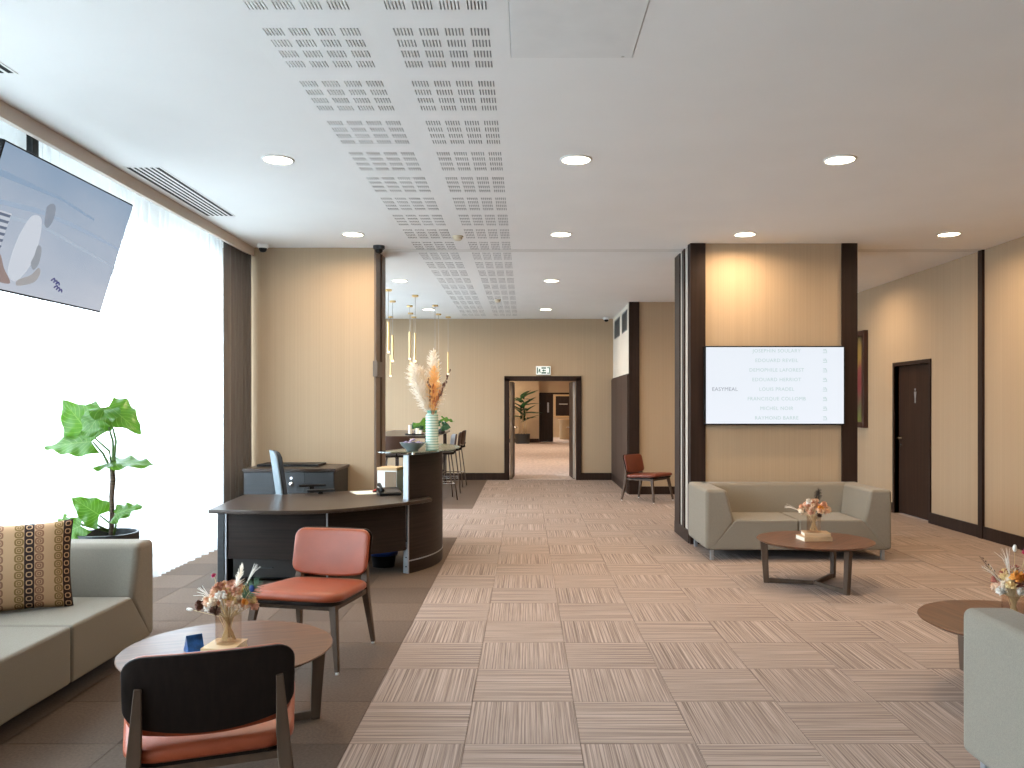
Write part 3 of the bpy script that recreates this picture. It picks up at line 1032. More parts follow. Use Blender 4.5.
# ------------------------------------------------------------------ screens
t = thing('wall_screen', 'wide white information screen with room names above the sofa', 'television', (2.61, YC + 0.02, 1.675))
obj('housing', MB().box(-0.735, 0.735, -0.075, -0.010, -0.415, 0.415), M['black'], t, bev=0.004)
obj('wall_bracket', MB().box(-0.25, 0.25, -0.01, 0.0, -0.2, 0.2), M['black'], t)
scr = obj('screen', MB().box(-0.722, 0.722, -0.0765, -0.075, -0.400, 0.402), M['screen_white'], t)
names = ('JOSEPHIN SOULARY', 'EDOUARD REVEIL', 'DEMOPHILE LAFOREST', 'EDOUARD HERRIOT', 'LOUIS PRADEL', 'FRANCISQUE COLLOMB', 'MICHEL NOIR', 'RAYMOND BARRE')
for k, s in enumerate(names):
    z = 0.362 - k * 0.1005
    text_mesh('screen_text', s, 0.052, M['txt_pale'], scr, (0.018, -0.077, z), (PI / 2, 0, 0), width=1.10)
    ic = MB()
    xi = 0.525
    ic.box(xi - 0.020, xi + 0.004, -0.0778, -0.0768, z + 0.012, z + 0.018).box(xi - 0.020, xi + 0.004, -0.0778, -0.0768, z - 0.002, z + 0.004)
    ic.box(xi - 0.022, xi + 0.022, -0.0778, -0.0768, z - 0.022, z - 0.016)
    ic.prism([(xi + 0.002, -0.0778, z + 0.02), (xi + 0.010, -0.0778, z + 0.02), (xi + 0.022, -0.0778, z - 0.012), (xi + 0.014, -0.0778, z - 0.012)], (0, 0.001, 0))
    obj('screen_icon', ic, M['txt_pale'], scr)
text_mesh('screen_text', 'EASYMEAL', 0.056, M['txt_grey'], scr, (-0.525, -0.077, -0.040), (PI / 2, 0, 0), width=1.05)

# hanging screen: local frame x = along the screen (to far end), z = up the screen, -y = outwards
tilt = math.atan2(33, 108)
HS = thing('hanging_screen', 'large screen with beach picture hanging tilted in front of the curtains', 'television', (-2.93, 5.085, 2.513))
MS = Matrix.Rotation(tilt, 4, 'Y') @ Matrix.Rotation(PI / 2, 4, 'Z')


def hs(name, b, m, parent=HS, bev=0.0):
    b.xf(MS)
    return obj(name, b, m, parent, bev=bev)


hs('housing', MB().box(-0.716, 0.716, 0.0, 0.035, -0.404, 0.404), M['black'], bev=0.004)
scr2 = hs('screen', MB().box(-0.704, 0.704, -0.0015, 0.0, -0.392, 0.394), M['screen_beach'])
hs('rear_box', MB().box(-0.35, 0.35, 0.035, 0.07, -0.25, 0.2), M['black'], bev=0.01)


def flat(name, pts, c, dz=0.0022):
    b = MB().prism([(p[0], -dz, p[1]) for p in pts], (0, 0.0005, 0))
    hs(name, b, emis('picture_tone', c, 0.64), scr2)


def sm(pts, n=4):
    """round a closed polygon by Catmull-Rom"""
    out = []
    N = len(pts)
    for i in range(N):
        p0, p1, p2, p3 = (Vector(pts[(i + k - 1) % N]) for k in range(4))
        for q in range(n):
            u = q / n
            v = 0.5 * ((2 * p1) + (-p0 + p2) * u + (2 * p0 - 5 * p1 + 4 * p2 - p3) * u * u + (-p0 + 3 * p1 - 3 * p2 + p3) * u ** 3)
            out.append((v.x, v.y))
    return out


flat('picture_wave', [(-0.70, 0.085), (-0.3, 0.125), (0.1, 0.12), (0.45, 0.10), (0.70, 0.075), (0.70, 0.062), (0.3, 0.085), (-0.2, 0.10), (-0.70, 0.06)], s2l(158, 178, 202), 0.0018)
flat('picture_shore', [(-0.70, 0.02), (-0.2, 0.045), (0.3, -0.01), (0.70, -0.06), (0.70, -0.07), (0.3, -0.03), (-0.2, 0.025), (-0.70, -0.005)], s2l(172, 188, 206), 0.0018)
flat('picture_haze', [(-0.70, 0.25), (-0.1, 0.24), (0.3, 0.20), (0.3, 0.185), (-0.1, 0.225), (-0.70, 0.21)], s2l(140, 165, 192), 0.0018)
flat('picture_body', sm([(-0.33, 0.055), (-0.27, 0.085), (-0.22, 0.065), (-0.19, -0.02), (-0.185, -0.12), (-0.20, -0.22), (-0.28, -0.325), (-0.37, -0.30), (-0.39, -0.20), (-0.375, -0.06)]), s2l(206, 214, 226))
flat('picture_head', sm([(-0.21, 0.155), (-0.165, 0.185), (-0.125, 0.165), (-0.115, 0.09), (-0.145, 0.035), (-0.185, 0.05), (-0.20, 0.10)]), s2l(138, 150, 166), 0.0026)
flat('picture_arm', sm([(-0.185, -0.085), (-0.14, -0.10), (-0.125, -0.19), (-0.16, -0.235), (-0.20, -0.20), (-0.19, -0.15)]), s2l(150, 158, 168), 0.0026)
flat('picture_leg', sm([(-0.27, -0.315), (-0.17, -0.27), (-0.12, -0.215), (-0.085, -0.24), (-0.11, -0.30), (-0.19, -0.335), (-0.27, -0.35)]), s2l(165, 165, 168), 0.0028)
flat('picture_rug', sm([(-0.62, -0.20), (-0.50, -0.19), (-0.42, -0.27), (-0.33, -0.345), (-0.45, -0.35), (-0.60, -0.30)]), s2l(150, 132, 130), 0.0024)
flat('picture_bag', [(-0.63, 0.035), (-0.49, 0.04), (-0.51, -0.19), (-0.61, -0.20)], s2l(198, 206, 218), 0.0025)
for k in range(6):
    flat('picture_bag_stripe', [(-0.625, 0.025 - k * 0.036), (-0.495, 0.03 - k * 0.036), (-0.50, 0.014 - k * 0.036), (-0.62, 0.009 - k * 0.036)], s2l(95, 110, 135), 0.003)
for k in range(2):
    for q in range(3):
        a = 0.04 + 0.028 * q + k * 0.05
        bz = -0.265 - k * 0.04 - 0.008 * q
        flat('picture_sandal', sm([(a, bz), (a + 0.03, bz + 0.018), (a + 0.05, bz), (a + 0.04, bz - 0.008), (a + 0.028, bz + 0.006), (a + 0.01, bz - 0.008)], 3), s2l(70, 75, 130), 0.0024)
obj('mount_pole', MB().box(-0.145, -0.105, -0.10, -0.04, 0.05, CEIL - 2.513 - 0.001), M['black'], HS)
obj('mount_arm', MB().box(-0.145, -0.055, -0.12, -0.02, -0.03, 0.05), M['black'], HS)

# ------------------------------------------------------------------ curtains
def curtain(name, x, y0, y1, z0, z1, amp, wl, m, label, cat, seed, group=None, thick=False, x_end=None):
    rnd = random.Random(seed)
    n = int((y1 - y0) / wl * 10)
    b = MB()
    cols = []
    ph = rnd.uniform(0, 6)
    zs = [z0, z0 + 0.5, (z0 + z1) / 2, z1 - 0.4, z1]
    for i in range(n + 1):
        f = i / n
        y = y0 + (y1 - y0) * f
        xe = x + ((x_end - x) * f if x_end is not None else 0)
        ph += 2 * PI / 10 * (1 + 0.35 * math.sin(i * 0.071 + seed) + 0.25 * math.sin(i * 0.193 + 2 * seed))
        a = amp * (0.75 + 0.35 * math.sin(i * 0.05 + seed))
        col = []
        for k, z in enumerate(zs):
            flare = 1.15 - 0.35 * k / 4
            col.append(b.bm.verts.new((xe + a * flare * math.sin(ph + 0.12 * math.sin(i * 0.3 + k)), y + 0.25 * a * math.cos(2 * ph), z)))
        cols.append(col)
    for c0, c1 in zip(cols, cols[1:]):
        for k in range(len(zs) - 1):
            b.bm.faces.new([c0[k], c1[k], c1[k + 1], c0[k + 1]])
    o = obj(name, b, m, smooth=True)
    if thick:
        md = o.modifiers.new('solid', 'SOLIDIFY')
        md.thickness = 0.003
    tag(o, label, cat, group)
    return o


curtain('sheer_curtain', -3.135, -2.0, 5.30, 0.012, 3.172, 0.026, 0.115, M['sheer'], 'white sheer curtain behind the sofa and hanging screen', 'curtain', 1, 'sheer curtains')
curtain('sheer_curtain', -3.135, 5.28, 8.36, 0.012, 3.172, 0.026, 0.115, M['sheer'], 'white sheer curtain between the leafy plant and the grey drape', 'curtain', 2, 'sheer curtains')
curtain('sheer_curtain', -3.135, 9.50, 15.5, 0.012, 3.172, 0.026, 0.115, M['sheer'], 'white sheer curtain beside the high bar table', 'curtain', 3, 'sheer curtains')
curtain('drape', -3.045, 8.13, 8.76, 0.012, 3.165, 0.028, 0.085, M['drape'], 'heavy grey drape gathered at the beige wall corner', 'curtain', 4, None, True, x_end=-2.975)

# ------------------------------------------------------------------ sofas
def make_sofa(label):
    t = thing('sofa', label, 'sofa', (0, 0, 0), 0, 'greige two seat sofas')
    L, D, H, B = 1.76, 0.85, 0.67, 0.10
    f, k = -D / 2, D / 2
    aw, as_, sz = 0.20, 0.275, 0.385
    body = MB().prism([(-L / 2 + 0.02, f + 0.05, B), (L / 2 - 0.02, f + 0.05, B), (L / 2 - 0.14, f + 0.05, B + 0.12), (-L / 2 + 0.14, f + 0.05, B + 0.12)], (0, D - 0.10, 0))
    obj('base', body, M['fabric'], t, bev=0.01)
    for s in (-1, 1):
        pr = [(-L / 2, B), (-L / 2, H), (-L / 2 + aw, H), (-L / 2 + as_, sz - 0.02), (-L / 2 + 0.08, B)]
        pts = [(p[0] * (-s), f, p[1]) for p in pr]
        obj('armrest', MB().prism(pts, (0, D, 0)), M['fabric'], t, bev=0.035, seg=5)
        # seat half, bevelled away from the arm
        xi = 0.004 if s < 0 else 0.004
        sp = [(-L / 2 + as_ + 0.004, sz), (-xi, sz), (-xi, B), (-L / 2 + 0.03, B)]
        pts = [(p[0] * (-s), f + 0.002, p[1]) for p in sp]
        obj('seat', MB().prism(pts, (0, D - 0.26, 0)), M['fabric'], t, bev=0.018, seg=3)
    bp = [(k, B + 0.02), (k, H), (k - 0.20, H), (k - 0.30, sz - 0.02), (k - 0.30, B + 0.02)]
    obj('backrest', MB().prism([(-L / 2 + 0.10, p[0], p[1]) for p in bp], (L - 0.20, 0, 0)), M['fabric'], t, bev=0.028, seg=4)
    for sx in (-1, 1):
        for yy in (f + 0.06, k - 0.06):
            obj('leg', MB().box(sx * (L / 2 - 0.07) - 0.016, sx * (L / 2 - 0.07) + 0.016, yy - 0.016, yy + 0.016, 0, B + 0.015), M['alu'], t, bev=0.002)
    return t


sofa = make_sofa('greige sofa under the white information screen')
sofa.location = (2.575, 8.06, 0)
dup(sofa, (-2.645, 3.965, 0), PI / 2, 'greige sofa with patterned cushion along the sheer curtain')
dup(sofa, (2.595, 2.775, 0), PI, 'greige sofa seen by its armrest in the lower right corner')


def make_cushion():
    n = 22
    w, h, th = 0.50, 0.47, 0.16
    b = MB()
    uvl = b.bm.loops.layers.uv.new('UVMap')
    grids = []
    for sgn in (-1, 1):
        g = []
        for i in range(n + 1):
            row = []
            for j in range(n + 1):
                u, v = i / n * 2 - 1, j / n * 2 - 1
                pin = 1 - 0.07 * (1 - abs(u) ** 2) * (abs(v) ** 3) - 0.0
                pin2 = 1 - 0.07 * (1 - abs(v) ** 2) * (abs(u) ** 3)
                bul = (max(0, (1 - u * u)) * max(0, (1 - v * v))) ** 0.42
                row.append((u * w / 2 * pin2, sgn * (th / 2 * bul + 0.003), v * h / 2 * pin))
            g.append(row)
        grids.append(g)
    for g in grids:
        V = [[b.bm.verts.new(p) for p in row] for row in g]
        for i in range(n):
            for j in range(n):
                fc = b.bm.faces.new([V[i][j], V[i + 1][j], V[i + 1][j + 1], V[i][j + 1]])
                for l, (a, c) in zip(fc.loops, ((i, j), (i + 1, j), (i + 1, j + 1), (i, j + 1))):
                    l[uvl].uv = (a / n, c / n)
    bmesh.ops.remove_doubles(b.bm, verts=b.bm.verts, dist=0.0065)
    return b


t = thing('cushion', 'tan cushion with columns of dark rings leaning on the curtain side sofa', 'cushion', (-2.67, 4.27, 0.612))
co = obj('cover', make_cushion(), M['cushion'], t, smooth=True)
t.rotation_euler = (R(-9), 0, R(30))

# ------------------------------------------------------------------ round coffee tables
def make_table(label):
    t = thing('coffee_table', label, 'table', (0, 0, 0), 0, 'round walnut coffee tables')
    rr_, z = 0.46, 0.37
    obj('table_top', MB().lathe([(0, z - 0.024), (rr_ - 0.035, z - 0.024), (rr_ - 0.004, z - 0.008), (rr_, z - 0.003), (rr_ - 0.003, z), (0, z)], 72), M['walnut'], t, smooth=True, autos=35)
    for k in range(3):
        a = R(120 * k)
        d = Vector((math.cos(a), math.sin(a), 0))
        n = Vector((-math.sin(a), math.cos(a), 0)) * 0.018
        lo, hi = d * 0.36, d * 0.40
        pts = [lo + Vector((0, 0, 0)) - n, lo + d * 0.042 - n, hi + d * 0.030 + Vector((0, 0, z - 0.024)) - n, hi - d * 0.030 + Vector((0, 0, z - 0.024)) - n]
        obj('leg', MB().prism(pts, 2 * n), M['legwood'], t, bev=0.004)
        q = d * 0.01
        nb = Vector((-math.sin(a), math.cos(a), 0)) * 0.013
        pts = [q - nb + Vector((0, 0, 0.002)), d * 0.38 - nb + Vector((0, 0, 0.002)), d * 0.385 - nb + Vector((0, 0, 0.040)), q - nb + Vector((0, 0, 0.030))]
        obj('brace', MB().prism(pts, 2 * nb), M['legwood'], t, bev=0.003)
    return t


tb = make_table('round walnut coffee table in front of the screen wall sofa')
tb.location = (2.36, 6.62, 0)
tb.rotation_euler = (0, 0, R(48))
dup(tb, (-1.345, 3.66, 0), R(20), 'round walnut coffee table between the two tan leather chairs')
dup(tb, (2.49, 4.10, 0), R(100), 'round walnut coffee table partly hidden by the lower right sofa')


# ------------------------------------------------------------------ lounge chairs
def curved_panel(w, h, t, cr, curve, lean, z0, y0, nu=28, rise=0.0):
    b = MB()
    rings = []
    for i in range(nu + 1):
        f = i / nu
        x = -math.cos(PI * f) * w / 2
        ex = abs(x) - (w / 2 - cr)
        dz = cr - math.sqrt(max(0, cr * cr - ex * ex)) if ex > 0 else 0
        tt = t * (0.35 + 0.65 * min(1, (w / 2 - abs(x)) / 0.02) ** 0.5)
        bow = rise * (1 - (2 * x / w) ** 2)
        za, zb = z0 + dz * 0.92 - bow, z0 + h - dz * 0.92
        e = min(t * 0.45, (zb - za) * 0.45)
        loop = []
        for (zz, yy) in ((za, -0.15), (za + e * 0.3, -0.42), (za + e, -0.5), ((za + zb) / 2, -0.5), (zb - e, -0.5), (zb - e * 0.3, -0.42), (zb, -0.15), (zb, 0.15),
                         (zb - e * 0.3, 0.42), (zb - e, 0.5), ((za + zb) / 2, 0.5), (za + e, 0.5), (za + e * 0.3, 0.42), (za, 0.15)):
            loop.append(b.bm.verts.new((x, y0 - curve * x * x + lean * (zz - z0) + yy * tt, zz)))
        rings.append(loop)
    n = len(rings[0])
    for a, c in zip(rings, rings[1:]):
        for k in range(n):
            b.bm.faces.new([a[k], a[(k + 1) % n], c[(k + 1) % n], c[k]])
    b.bm.faces.new(rings[0])
    b.bm.faces.new(rings[-1])
    return b


def seat_outline(wf, wb, d, r, n=7, y_off=0.0):
    """rounded trapezoid, front at -y"""
    cs = [(-wf / 2, -d / 2), (wf / 2, -d / 2), (wb / 2, d / 2), (-wb / 2, d / 2)]
    out = []
    for i in range(4):
        p = Vector(cs[i])
        a = (Vector(cs[i - 1]) - p).normalized()
        c = (Vector(cs[(i + 1) % 4]) - p).normalized()
        for k in range(n + 1):
            u = k / n
            q = (p + a * r) * (1 - u) ** 2 + p * 2 * u * (1 - u) + (p + c * r) * u * u
            out.append((q.x, q.y + y_off - (0.02 * (1 - (2 * q.x / wf) ** 2) if q.y < 0 else 0)))
    return out


def make_lounge_chair(label, leather):
    t = thing('lounge_chair', label, 'chair', (0, 0, 0), 0, 'low leather lounge chairs')
    # seat pad: stacked outlines for a soft crown
    b = MB()
    lev = [(0.0, 0.372, 0.008), (0.0, 0.380, 0.0), (0.0, 0.400, 0.0), (0.0, 0.412, 0.010), (0.0, 0.419, 0.030), (0.0, 0.423, 0.09), (0.0, 0.424, 0.17)]
    rings = []
    for _, z, ins in lev:
        o_ = seat_outline(0.60 - 2 * ins, 0.50 - 2 * ins, 0.56 - 2 * ins, max(0.02, 0.11 - ins * 0.5))
        rings.append([b.bm.verts.new((p[0], p[1], z + 0.02 * max(0, -p[1]) - 0.012 * (p[1] / 0.28))) for p in o_])
    for r0, r1 in zip(rings, rings[1:]):
        n = len(r0)
        for k in range(n):
            b.bm.faces.new([r0[k], r0[(k + 1) % n], r1[(k + 1) % n], r1[k]])
    b.bm.faces.new(rings[0][::-1])
    b.bm.faces.new(rings[-1])
    obj('seat', b, leather, t, smooth=True)
    st = MB()
    o_ = seat_outline(0.56, 0.47, 0.52, 0.10)
    st.prism([(p[0], p[1], 0.348 + 0.02 * max(0, -p[1]) - 0.012 * (p[1] / 0.28)) for p in o_], (0, 0, 0.024))
    obj('seat_shell', st, M['shellwood'], t, bev=0.005)
    obj('backrest', curved_panel(0.49, 0.255, 0.034, 0.055, 0.38, 0.24, 0.447, 0.250, rise=0.025), leather, t, smooth=True)
    obj('back_shell', curved_panel(0.505, 0.220, 0.014, 0.058, 0.38, 0.24, 0.485, 0.283, rise=0.048), M['shellwood'], t, smooth=True)
    for s in (-1, 1):
        lg = MB().tube([(s * 0.235, -0.205, 0.365), (s * 0.285, -0.265, 0.012)], [0.021, 0.012], 4, square=True)
        l_ = obj('leg', lg, M['legwood'], t, bev=0.003)
        obj('glide', MB().lathe([(0, 0), (0.010, 0), (0.010, 0.012), (0, 0.012)], 10, (s * 0.285, -0.265, 0)), M['white'], l_)
        lg = MB().tube([(s * 0.245, 0.330, 0.012), (s * 0.222, 0.268, 0.33), (s * 0.218, 0.270, 0.40), (s * 0.205, 0.306, 0.605)], [0.012, 0.021, 0.021, 0.011], 4, square=True)
        l_ = obj('leg', lg, M['legwood'], t, bev=0.003)
        obj('glide', MB().lathe([(0, 0), (0.010, 0), (0.010, 0.012), (0, 0.012)], 10, (s * 0.245, 0.330, 0)), M['white'], l_)
        obj('side_rail', MB().tube([(s * 0.232, -0.205, 0.340), (s * 0.222, 0.265, 0.335)], 0.013, 4, square=True), M['legwood'], t)
    obj('cross_rail', MB().tube([(-0.232, -0.19, 0.338), (0.232, -0.19, 0.338)], 0.012, 4, square=True), M['legwood'], t)
    obj('cross_rail', MB().tube([(-0.222, 0.25, 0.332), (0.222, 0.25, 0.332)], 0.012, 4, square=True), M['legwood'], t)
    return t


ch = make_lounge_chair('low tan leather chair facing the viewer in front of the reception desk', M['leather'])
ch.location = (-1.25, 4.72, 0)
ch.rotation_euler = (0, 0, R(-12))
dup(ch, (-1.085, 2.80, 0), R(200.4), 'low leather chair seen from behind with dark wooden backrest shell')
ch2 = make_lounge_chair('small russet leather chair by the dark post in the passage', M['leather_red'])
ch2.location = (1.89, 12.50, 0)
ch2.rotation_euler = (0, 0, R(50))


# ------------------------------------------------------------------ dried flowers, vases, books
def petal_head(c, r, n, rng, up, long=1.0):
    b = MB()
    up = Vector(up).normalized()
    for k in range(n):
        d = Vector((rng.gauss(0, 1), rng.gauss(0, 1), rng.gauss(0, 1))).normalized()
        d = (d + up * 0.9).normalized()
        a = d.orthogonal().normalized()
        e = d.cross(a)
        w = r * 0.36
        base, tip, mid = Vector(c), Vector(c) + d * r * long, Vector(c) + d * r * 0.55 * long
        v = [b.bm.verts.new(p) for p in (base, mid + a * w, tip, mid - a * w, mid + e * w * 0.6)]
        for f in ((0, 1, 4), (1, 2, 4), (2, 3, 4), (3, 0, 4)):
            b.bm.faces.new([v[i] for i in f])
    b.blob(c, r * 0.35, 6, 5)
    return b


def bouquet(loc, label, seed, zrim, spread, height, extra, tones):
    rng = random.Random(seed)
    t = thing('dried_bouquet', label, 'flowers', loc)
    n = 40
    for k in range(n):
        a = 2 * PI * k / n * 2.4 + rng.uniform(-0.3, 0.3)
        rr_ = spread * math.sqrt((k + 0.5) / n) * 0.95
        h = zrim + height * (0.22 + 0.62 * (1 - (rr_ / spread) ** 2) * rng.uniform(0.7, 1.1)) + rng.uniform(-0.01, 0.02)
        p = Vector((math.cos(a) * rr_, math.sin(a) * rr_, h))
        s0 = Vector((math.cos(a + 2.6) * 0.03, math.sin(a + 2.6) * 0.03, 0.012))
        mid = Vector((p.x * 0.25, p.y * 0.25, zrim))
        st = obj('stem', MB().tube([s0, mid, p], 0.0016, 5), M['tanstem'], t)
        m_ = M['petal'][rng.choice(tones)]
        obj('flower_head', petal_head(p, rng.uniform(0.022, 0.036), rng.randint(22, 34), rng, (p.x, p.y, 0.06)), m_, st)
    for (kind, px, py, pz, r) in extra:
        p = Vector((px, py, pz))
        st = obj('stem', MB().tube([(0, 0, 0.02), (p.x * 0.25, p.y * 0.25, zrim), p], 0.0013, 5), M['tanstem'], t)
        out = (p - Vector((0, 0, zrim))).normalized()
        if kind in ('orange', 'pink', 'white', 'brown'):
            obj('flower_head', petal_head(p, r, 40, rng, out), M['petal_' + kind], st)
        elif kind == 'tail':
            b = MB()
            b.blob((0, 0, 0), r, 8, 8, (0.55, 0.55, 1.1))
            b.xf(Matrix.Translation(p) @ out.to_track_quat('Z', 'Y').to_matrix().to_4x4())
            obj('bunny_tail', b, M['petal_white'], st, smooth=True)
        elif kind == 'plume':
            b = MB()
            for q in range(90):
                u = rng.uniform(0, 1)
                o0 = p + out * (u - 0.5) * r * 3
                d = Vector((rng.gauss(0, 1), rng.gauss(0, 1), rng.gauss(0, 0.6))).normalized() * r * (1.1 - u) + out * r * 0.8
                s_ = d.orthogonal().normalized() * 0.0022
                b.quad([o0 - s_, o0 + s_, o0 + d + s_ * 0.3, o0 + d - s_ * 0.3])
            obj('plume', b, M['white_plume'], st)
        elif kind in ('peacock', 'feather'):
            b = MB()
            mg = M['peacock_g'] if kind == 'peacock' else M['blackfeather']
            for q in range(70):
                u = q / 69
                o0 = p + out * (u - 0.5) * r * 2.6
                sd = out.cross(Vector((0.2, -1, 0.1))).normalized() * (1 if q % 2 else -1)
                d = sd * r * (0.9 * math.sin(PI * min(1, u * 0.8 + 0.15))) + out * r * 0.5
                s_ = out * 0.0022
                d = d * rng.uniform(0.7, 1.15) + Vector((0, rng.uniform(-.01, .01), rng.uniform(-.006, .006)))
                b.quad([o0 - s_, o0 + s_, o0 + d + s_ * 0.4, o0 + d - s_ * 0.4])
            f_ = obj('feather', b, mg, st)
            if kind == 'peacock':
                e = MB().blob((0, 0, 0), r * 0.30, 10, 8, (0.9, 0.25, 1.2)).xf(Matrix.Translation(p + out * r * 0.3 + Vector((0, -0.006, 0))))
                obj('feather_eye', e, M['peacock_b'], st, smooth=True)
        elif kind == 'grass':
            b = MB()
            for q in range(9):
                d = (out + Vector((rng.gauss(0, .22), rng.gauss(0, .22), rng.gauss(0, .22)))).normalized()
                b.tube([p - out * r, p + d * r * 0.5, p + d * r * 1.3 + Vector((0, 0, -0.01))], [0.0012, 0.0011, 0.0006], 4)
            obj('grass_tuft', b, M['petal_white'], st)
        elif kind == 'leaf':
            b = MB()
            e = out.cross(Vector((0, 0, 1))).normalized()
            for q in range(5):
                o0 = p + out * (q - 2) * 0.022
                for sd in (-1, 1):
                    d = (e * sd + out * 0.7).normalized() * r * (1 - 0.12 * q)
                    w_ = out * 0.006
                    b.quad([o0, o0 + d * 0.5 + w_, o0 + d, o0 + d * 0.5 - w_])
            obj('dark_leaf', b, M['blackfeather'], st)
    return t


def glass_vase(loc, label, r, h):
    t = thing('glass_vase', label, 'vase', loc)
    obj('body', MB().lathe([(0, 0), (r * 0.94, 0), (r, 0.008), (r, h), (r - 0.004, h), (r - 0.004, 0.012), (0, 0.010)], 40), M['vase_glass'], t, smooth=True, autos=40)
    return t


def book(loc, rotz, w, d, h, label, cover, closed=True):
    t = thing('book', label, 'book', loc, rotz, 'books under the vases')
    obj('pages', MB().box(-w / 2 + 0.004, w / 2 - 0.003, -d / 2 + 0.004, d / 2 - 0.004, 0.003, h - 0.003), M['page'], t)
    c = MB().box(-w / 2, w / 2, -d / 2, d / 2, 0, 0.003).box(-w / 2, w / 2, -d / 2, d / 2, h - 0.003, h).box(-w / 2, w / 2, -d / 2, -d / 2 + 0.003, 0.003, h - 0.003)
    obj('cover', c, cover, t)
    return t


TZ = 0.37
# table with the two tan chairs
book((-1.345, 3.615, TZ), R(-4), 0.145, 0.16, 0.030, 'pale wooden block book under the vase between the tan chairs', M['lightwood'])
glass_vase((-1.335, 3.635, TZ + 0.030), 'amber glass tumbler vase on the table between the tan chairs', 0.057, 0.125)
bouquet((-1.335, 3.635, TZ + 0.032), 'dried bouquet with peacock feather on the table between the tan chairs', 11, 0.115, 0.115, 0.15,
        [('pink', -0.065, 0.0, 0.295, 0.013), ('tail', -0.165, -0.02, 0.150, 0.014), ('plume', 0.045, 0.0, 0.285, 0.032), ('peacock', 0.105, -0.02, 0.235, 0.045),
         ('grass', 0.09, 0.03, 0.29, 0.05), ('white', 0.0, -0.09, 0.225, 0.03), ('white', -0.055, -0.07, 0.17, 0.028), ('brown', -0.11, -0.03, 0.17, 0.03), ('brown', -0.02, -0.1, 0.165, 0.03),
         ('orange', 0.09, -0.06, 0.19, 0.02), ('grass', -0.10, 0.02, 0.20, 0.05)], [0, 0, 1, 1, 3, 3, 5, 2])
tt_ = thing('tent_card', 'dark blue folded card lying by the vase between the tan chairs', 'card', (-1.475, 3.60, TZ), R(25))
obj('card', MB().prism([(-0.040, -0.035, 0.0), (0.0, -0.035, 0.075), (0.04, -0.035, 0.0)], (0, 0.07, 0)), M['blue'], tt_, bev=0.002)
tt_.rotation_euler = (0, 0, R(-52))
# table in front of the screen wall sofa
book((2.345, 6.60, TZ), R(6), 0.235, 0.17, 0.034, 'lower of two tan books under the vase by the screen wall sofa', M['bookcover'])
book((2.360, 6.60, TZ + 0.034), R(-7), 0.205, 0.15, 0.030, 'upper of two tan books under the vase by the screen wall sofa', M['bookcover'])
glass_vase((2.345, 6.60, TZ + 0.064), 'amber glass tumbler vase on two books by the screen wall sofa', 0.056, 0.135)
bouquet((2.345, 6.60, TZ + 0.066), 'dried bouquet with dark plume on the table by the screen wall sofa', 23, 0.12, 0.125, 0.13,
        [('feather', 0.04, 0.02, 0.29, 0.04), ('orange', 0.02, -0.09, 0.20, 0.03), ('white', -0.06, -0.05, 0.25, 0.03), ('grass', -0.16, 0.0, 0.19, 0.06), ('brown', 0.02, -0.05, 0.14, 0.03),
         ('white', 0.10, -0.03, 0.18, 0.03)], [0, 0, 5, 5, 3, 2])
# table by the right-hand sofa
glass_vase((2.47, 4.10, TZ), 'amber glass tumbler vase behind the lower right sofa', 0.056, 0.135)
bouquet((2.47, 4.10, TZ + 0.002), 'dried bouquet with orange flower behind the lower right sofa', 37, 0.12, 0.10, 0.14,
        [('leaf', -0.13, 0.0, 0.28, 0.045), ('orange', -0.03, -0.08, 0.235, 0.042), ('tail', -0.02, -0.04, 0.375, 0.018), ('pink', 0.04, -0.03, 0.345, 0.024), ('tail', 0.035, -0.04, 0.37, 0.013),
         ('grass', -0.10, -0.02, 0.23, 0.07), ('white', -0.10, -0.06, 0.165, 0.028), ('white', -0.02, -0.09, 0.17, 0.026), ('brown', 0.02, -0.08, 0.19, 0.035), ('grass', -0.03, 0.0, 0.29, 0.07)], [0, 1, 2, 4, 4, 3])


# ------------------------------------------------------------------ leafy plant
def leaf_bm(L, W, droop=0.06, fold=0.15, wave=0.012, nu=14, nv=30, seed=0):
    b = MB()
    uvl = b.bm.loops.layers.uv.new('UVMap')
    V = []
    for i in range(nv + 1):
        t = i / nv
        hw = W * (math.sin(PI * min(1, 0.10 + 0.90 * t) ** 0.60)) ** 0.85 if t < 0.999 else 0.002
        row = []
        for j in range(nu + 1):
            s = j / nu * 2 - 1
            y = L * (t - 0.18) + 0.20 * L * (1 - t) ** 3 * (1 - abs(s)) ** 0.8
            x = s * hw * (1 + 0.04 * math.sin(t * 21 + seed) * abs(s))
            z = fold * abs(s) * hw - droop * (t ** 2) + wave * math.sin(t * 19 + seed + 2 * (s > 0)) * s * s - 0.35 * (abs(s) ** 2) * hw * 0.5
            row.append(b.bm.verts.new((x, y, z)))
        V.append(row)
    for i in range(nv):
        for j in range(nu):
            f = b.bm.faces.new([V[i][j], V[i][j + 1], V[i + 1][j + 1], V[i + 1][j]])
            for l, (a, c) in zip(f.loops, ((i, j), (i, j + 1), (i + 1, j + 1), (i + 1, j))):
                l[uvl].uv = (c / nu, a / nv)
    return b


def place_leaf(name, t, p, tip, nrm, L, W, m, **kw):
    b = leaf_bm(L, W, **kw)
    y = (Vector(tip) - Vector(p)).normalized()
    n = Vector(nrm)
    n = (n - y * n.dot(y)).normalized()
    x = y.cross(n)
    mt = Matrix((x, y, n)).transposed().to_4x4()
    mt.translation = Vector(p)
    b.xf(mt)
    return obj(name, b, m, t, smooth=True)


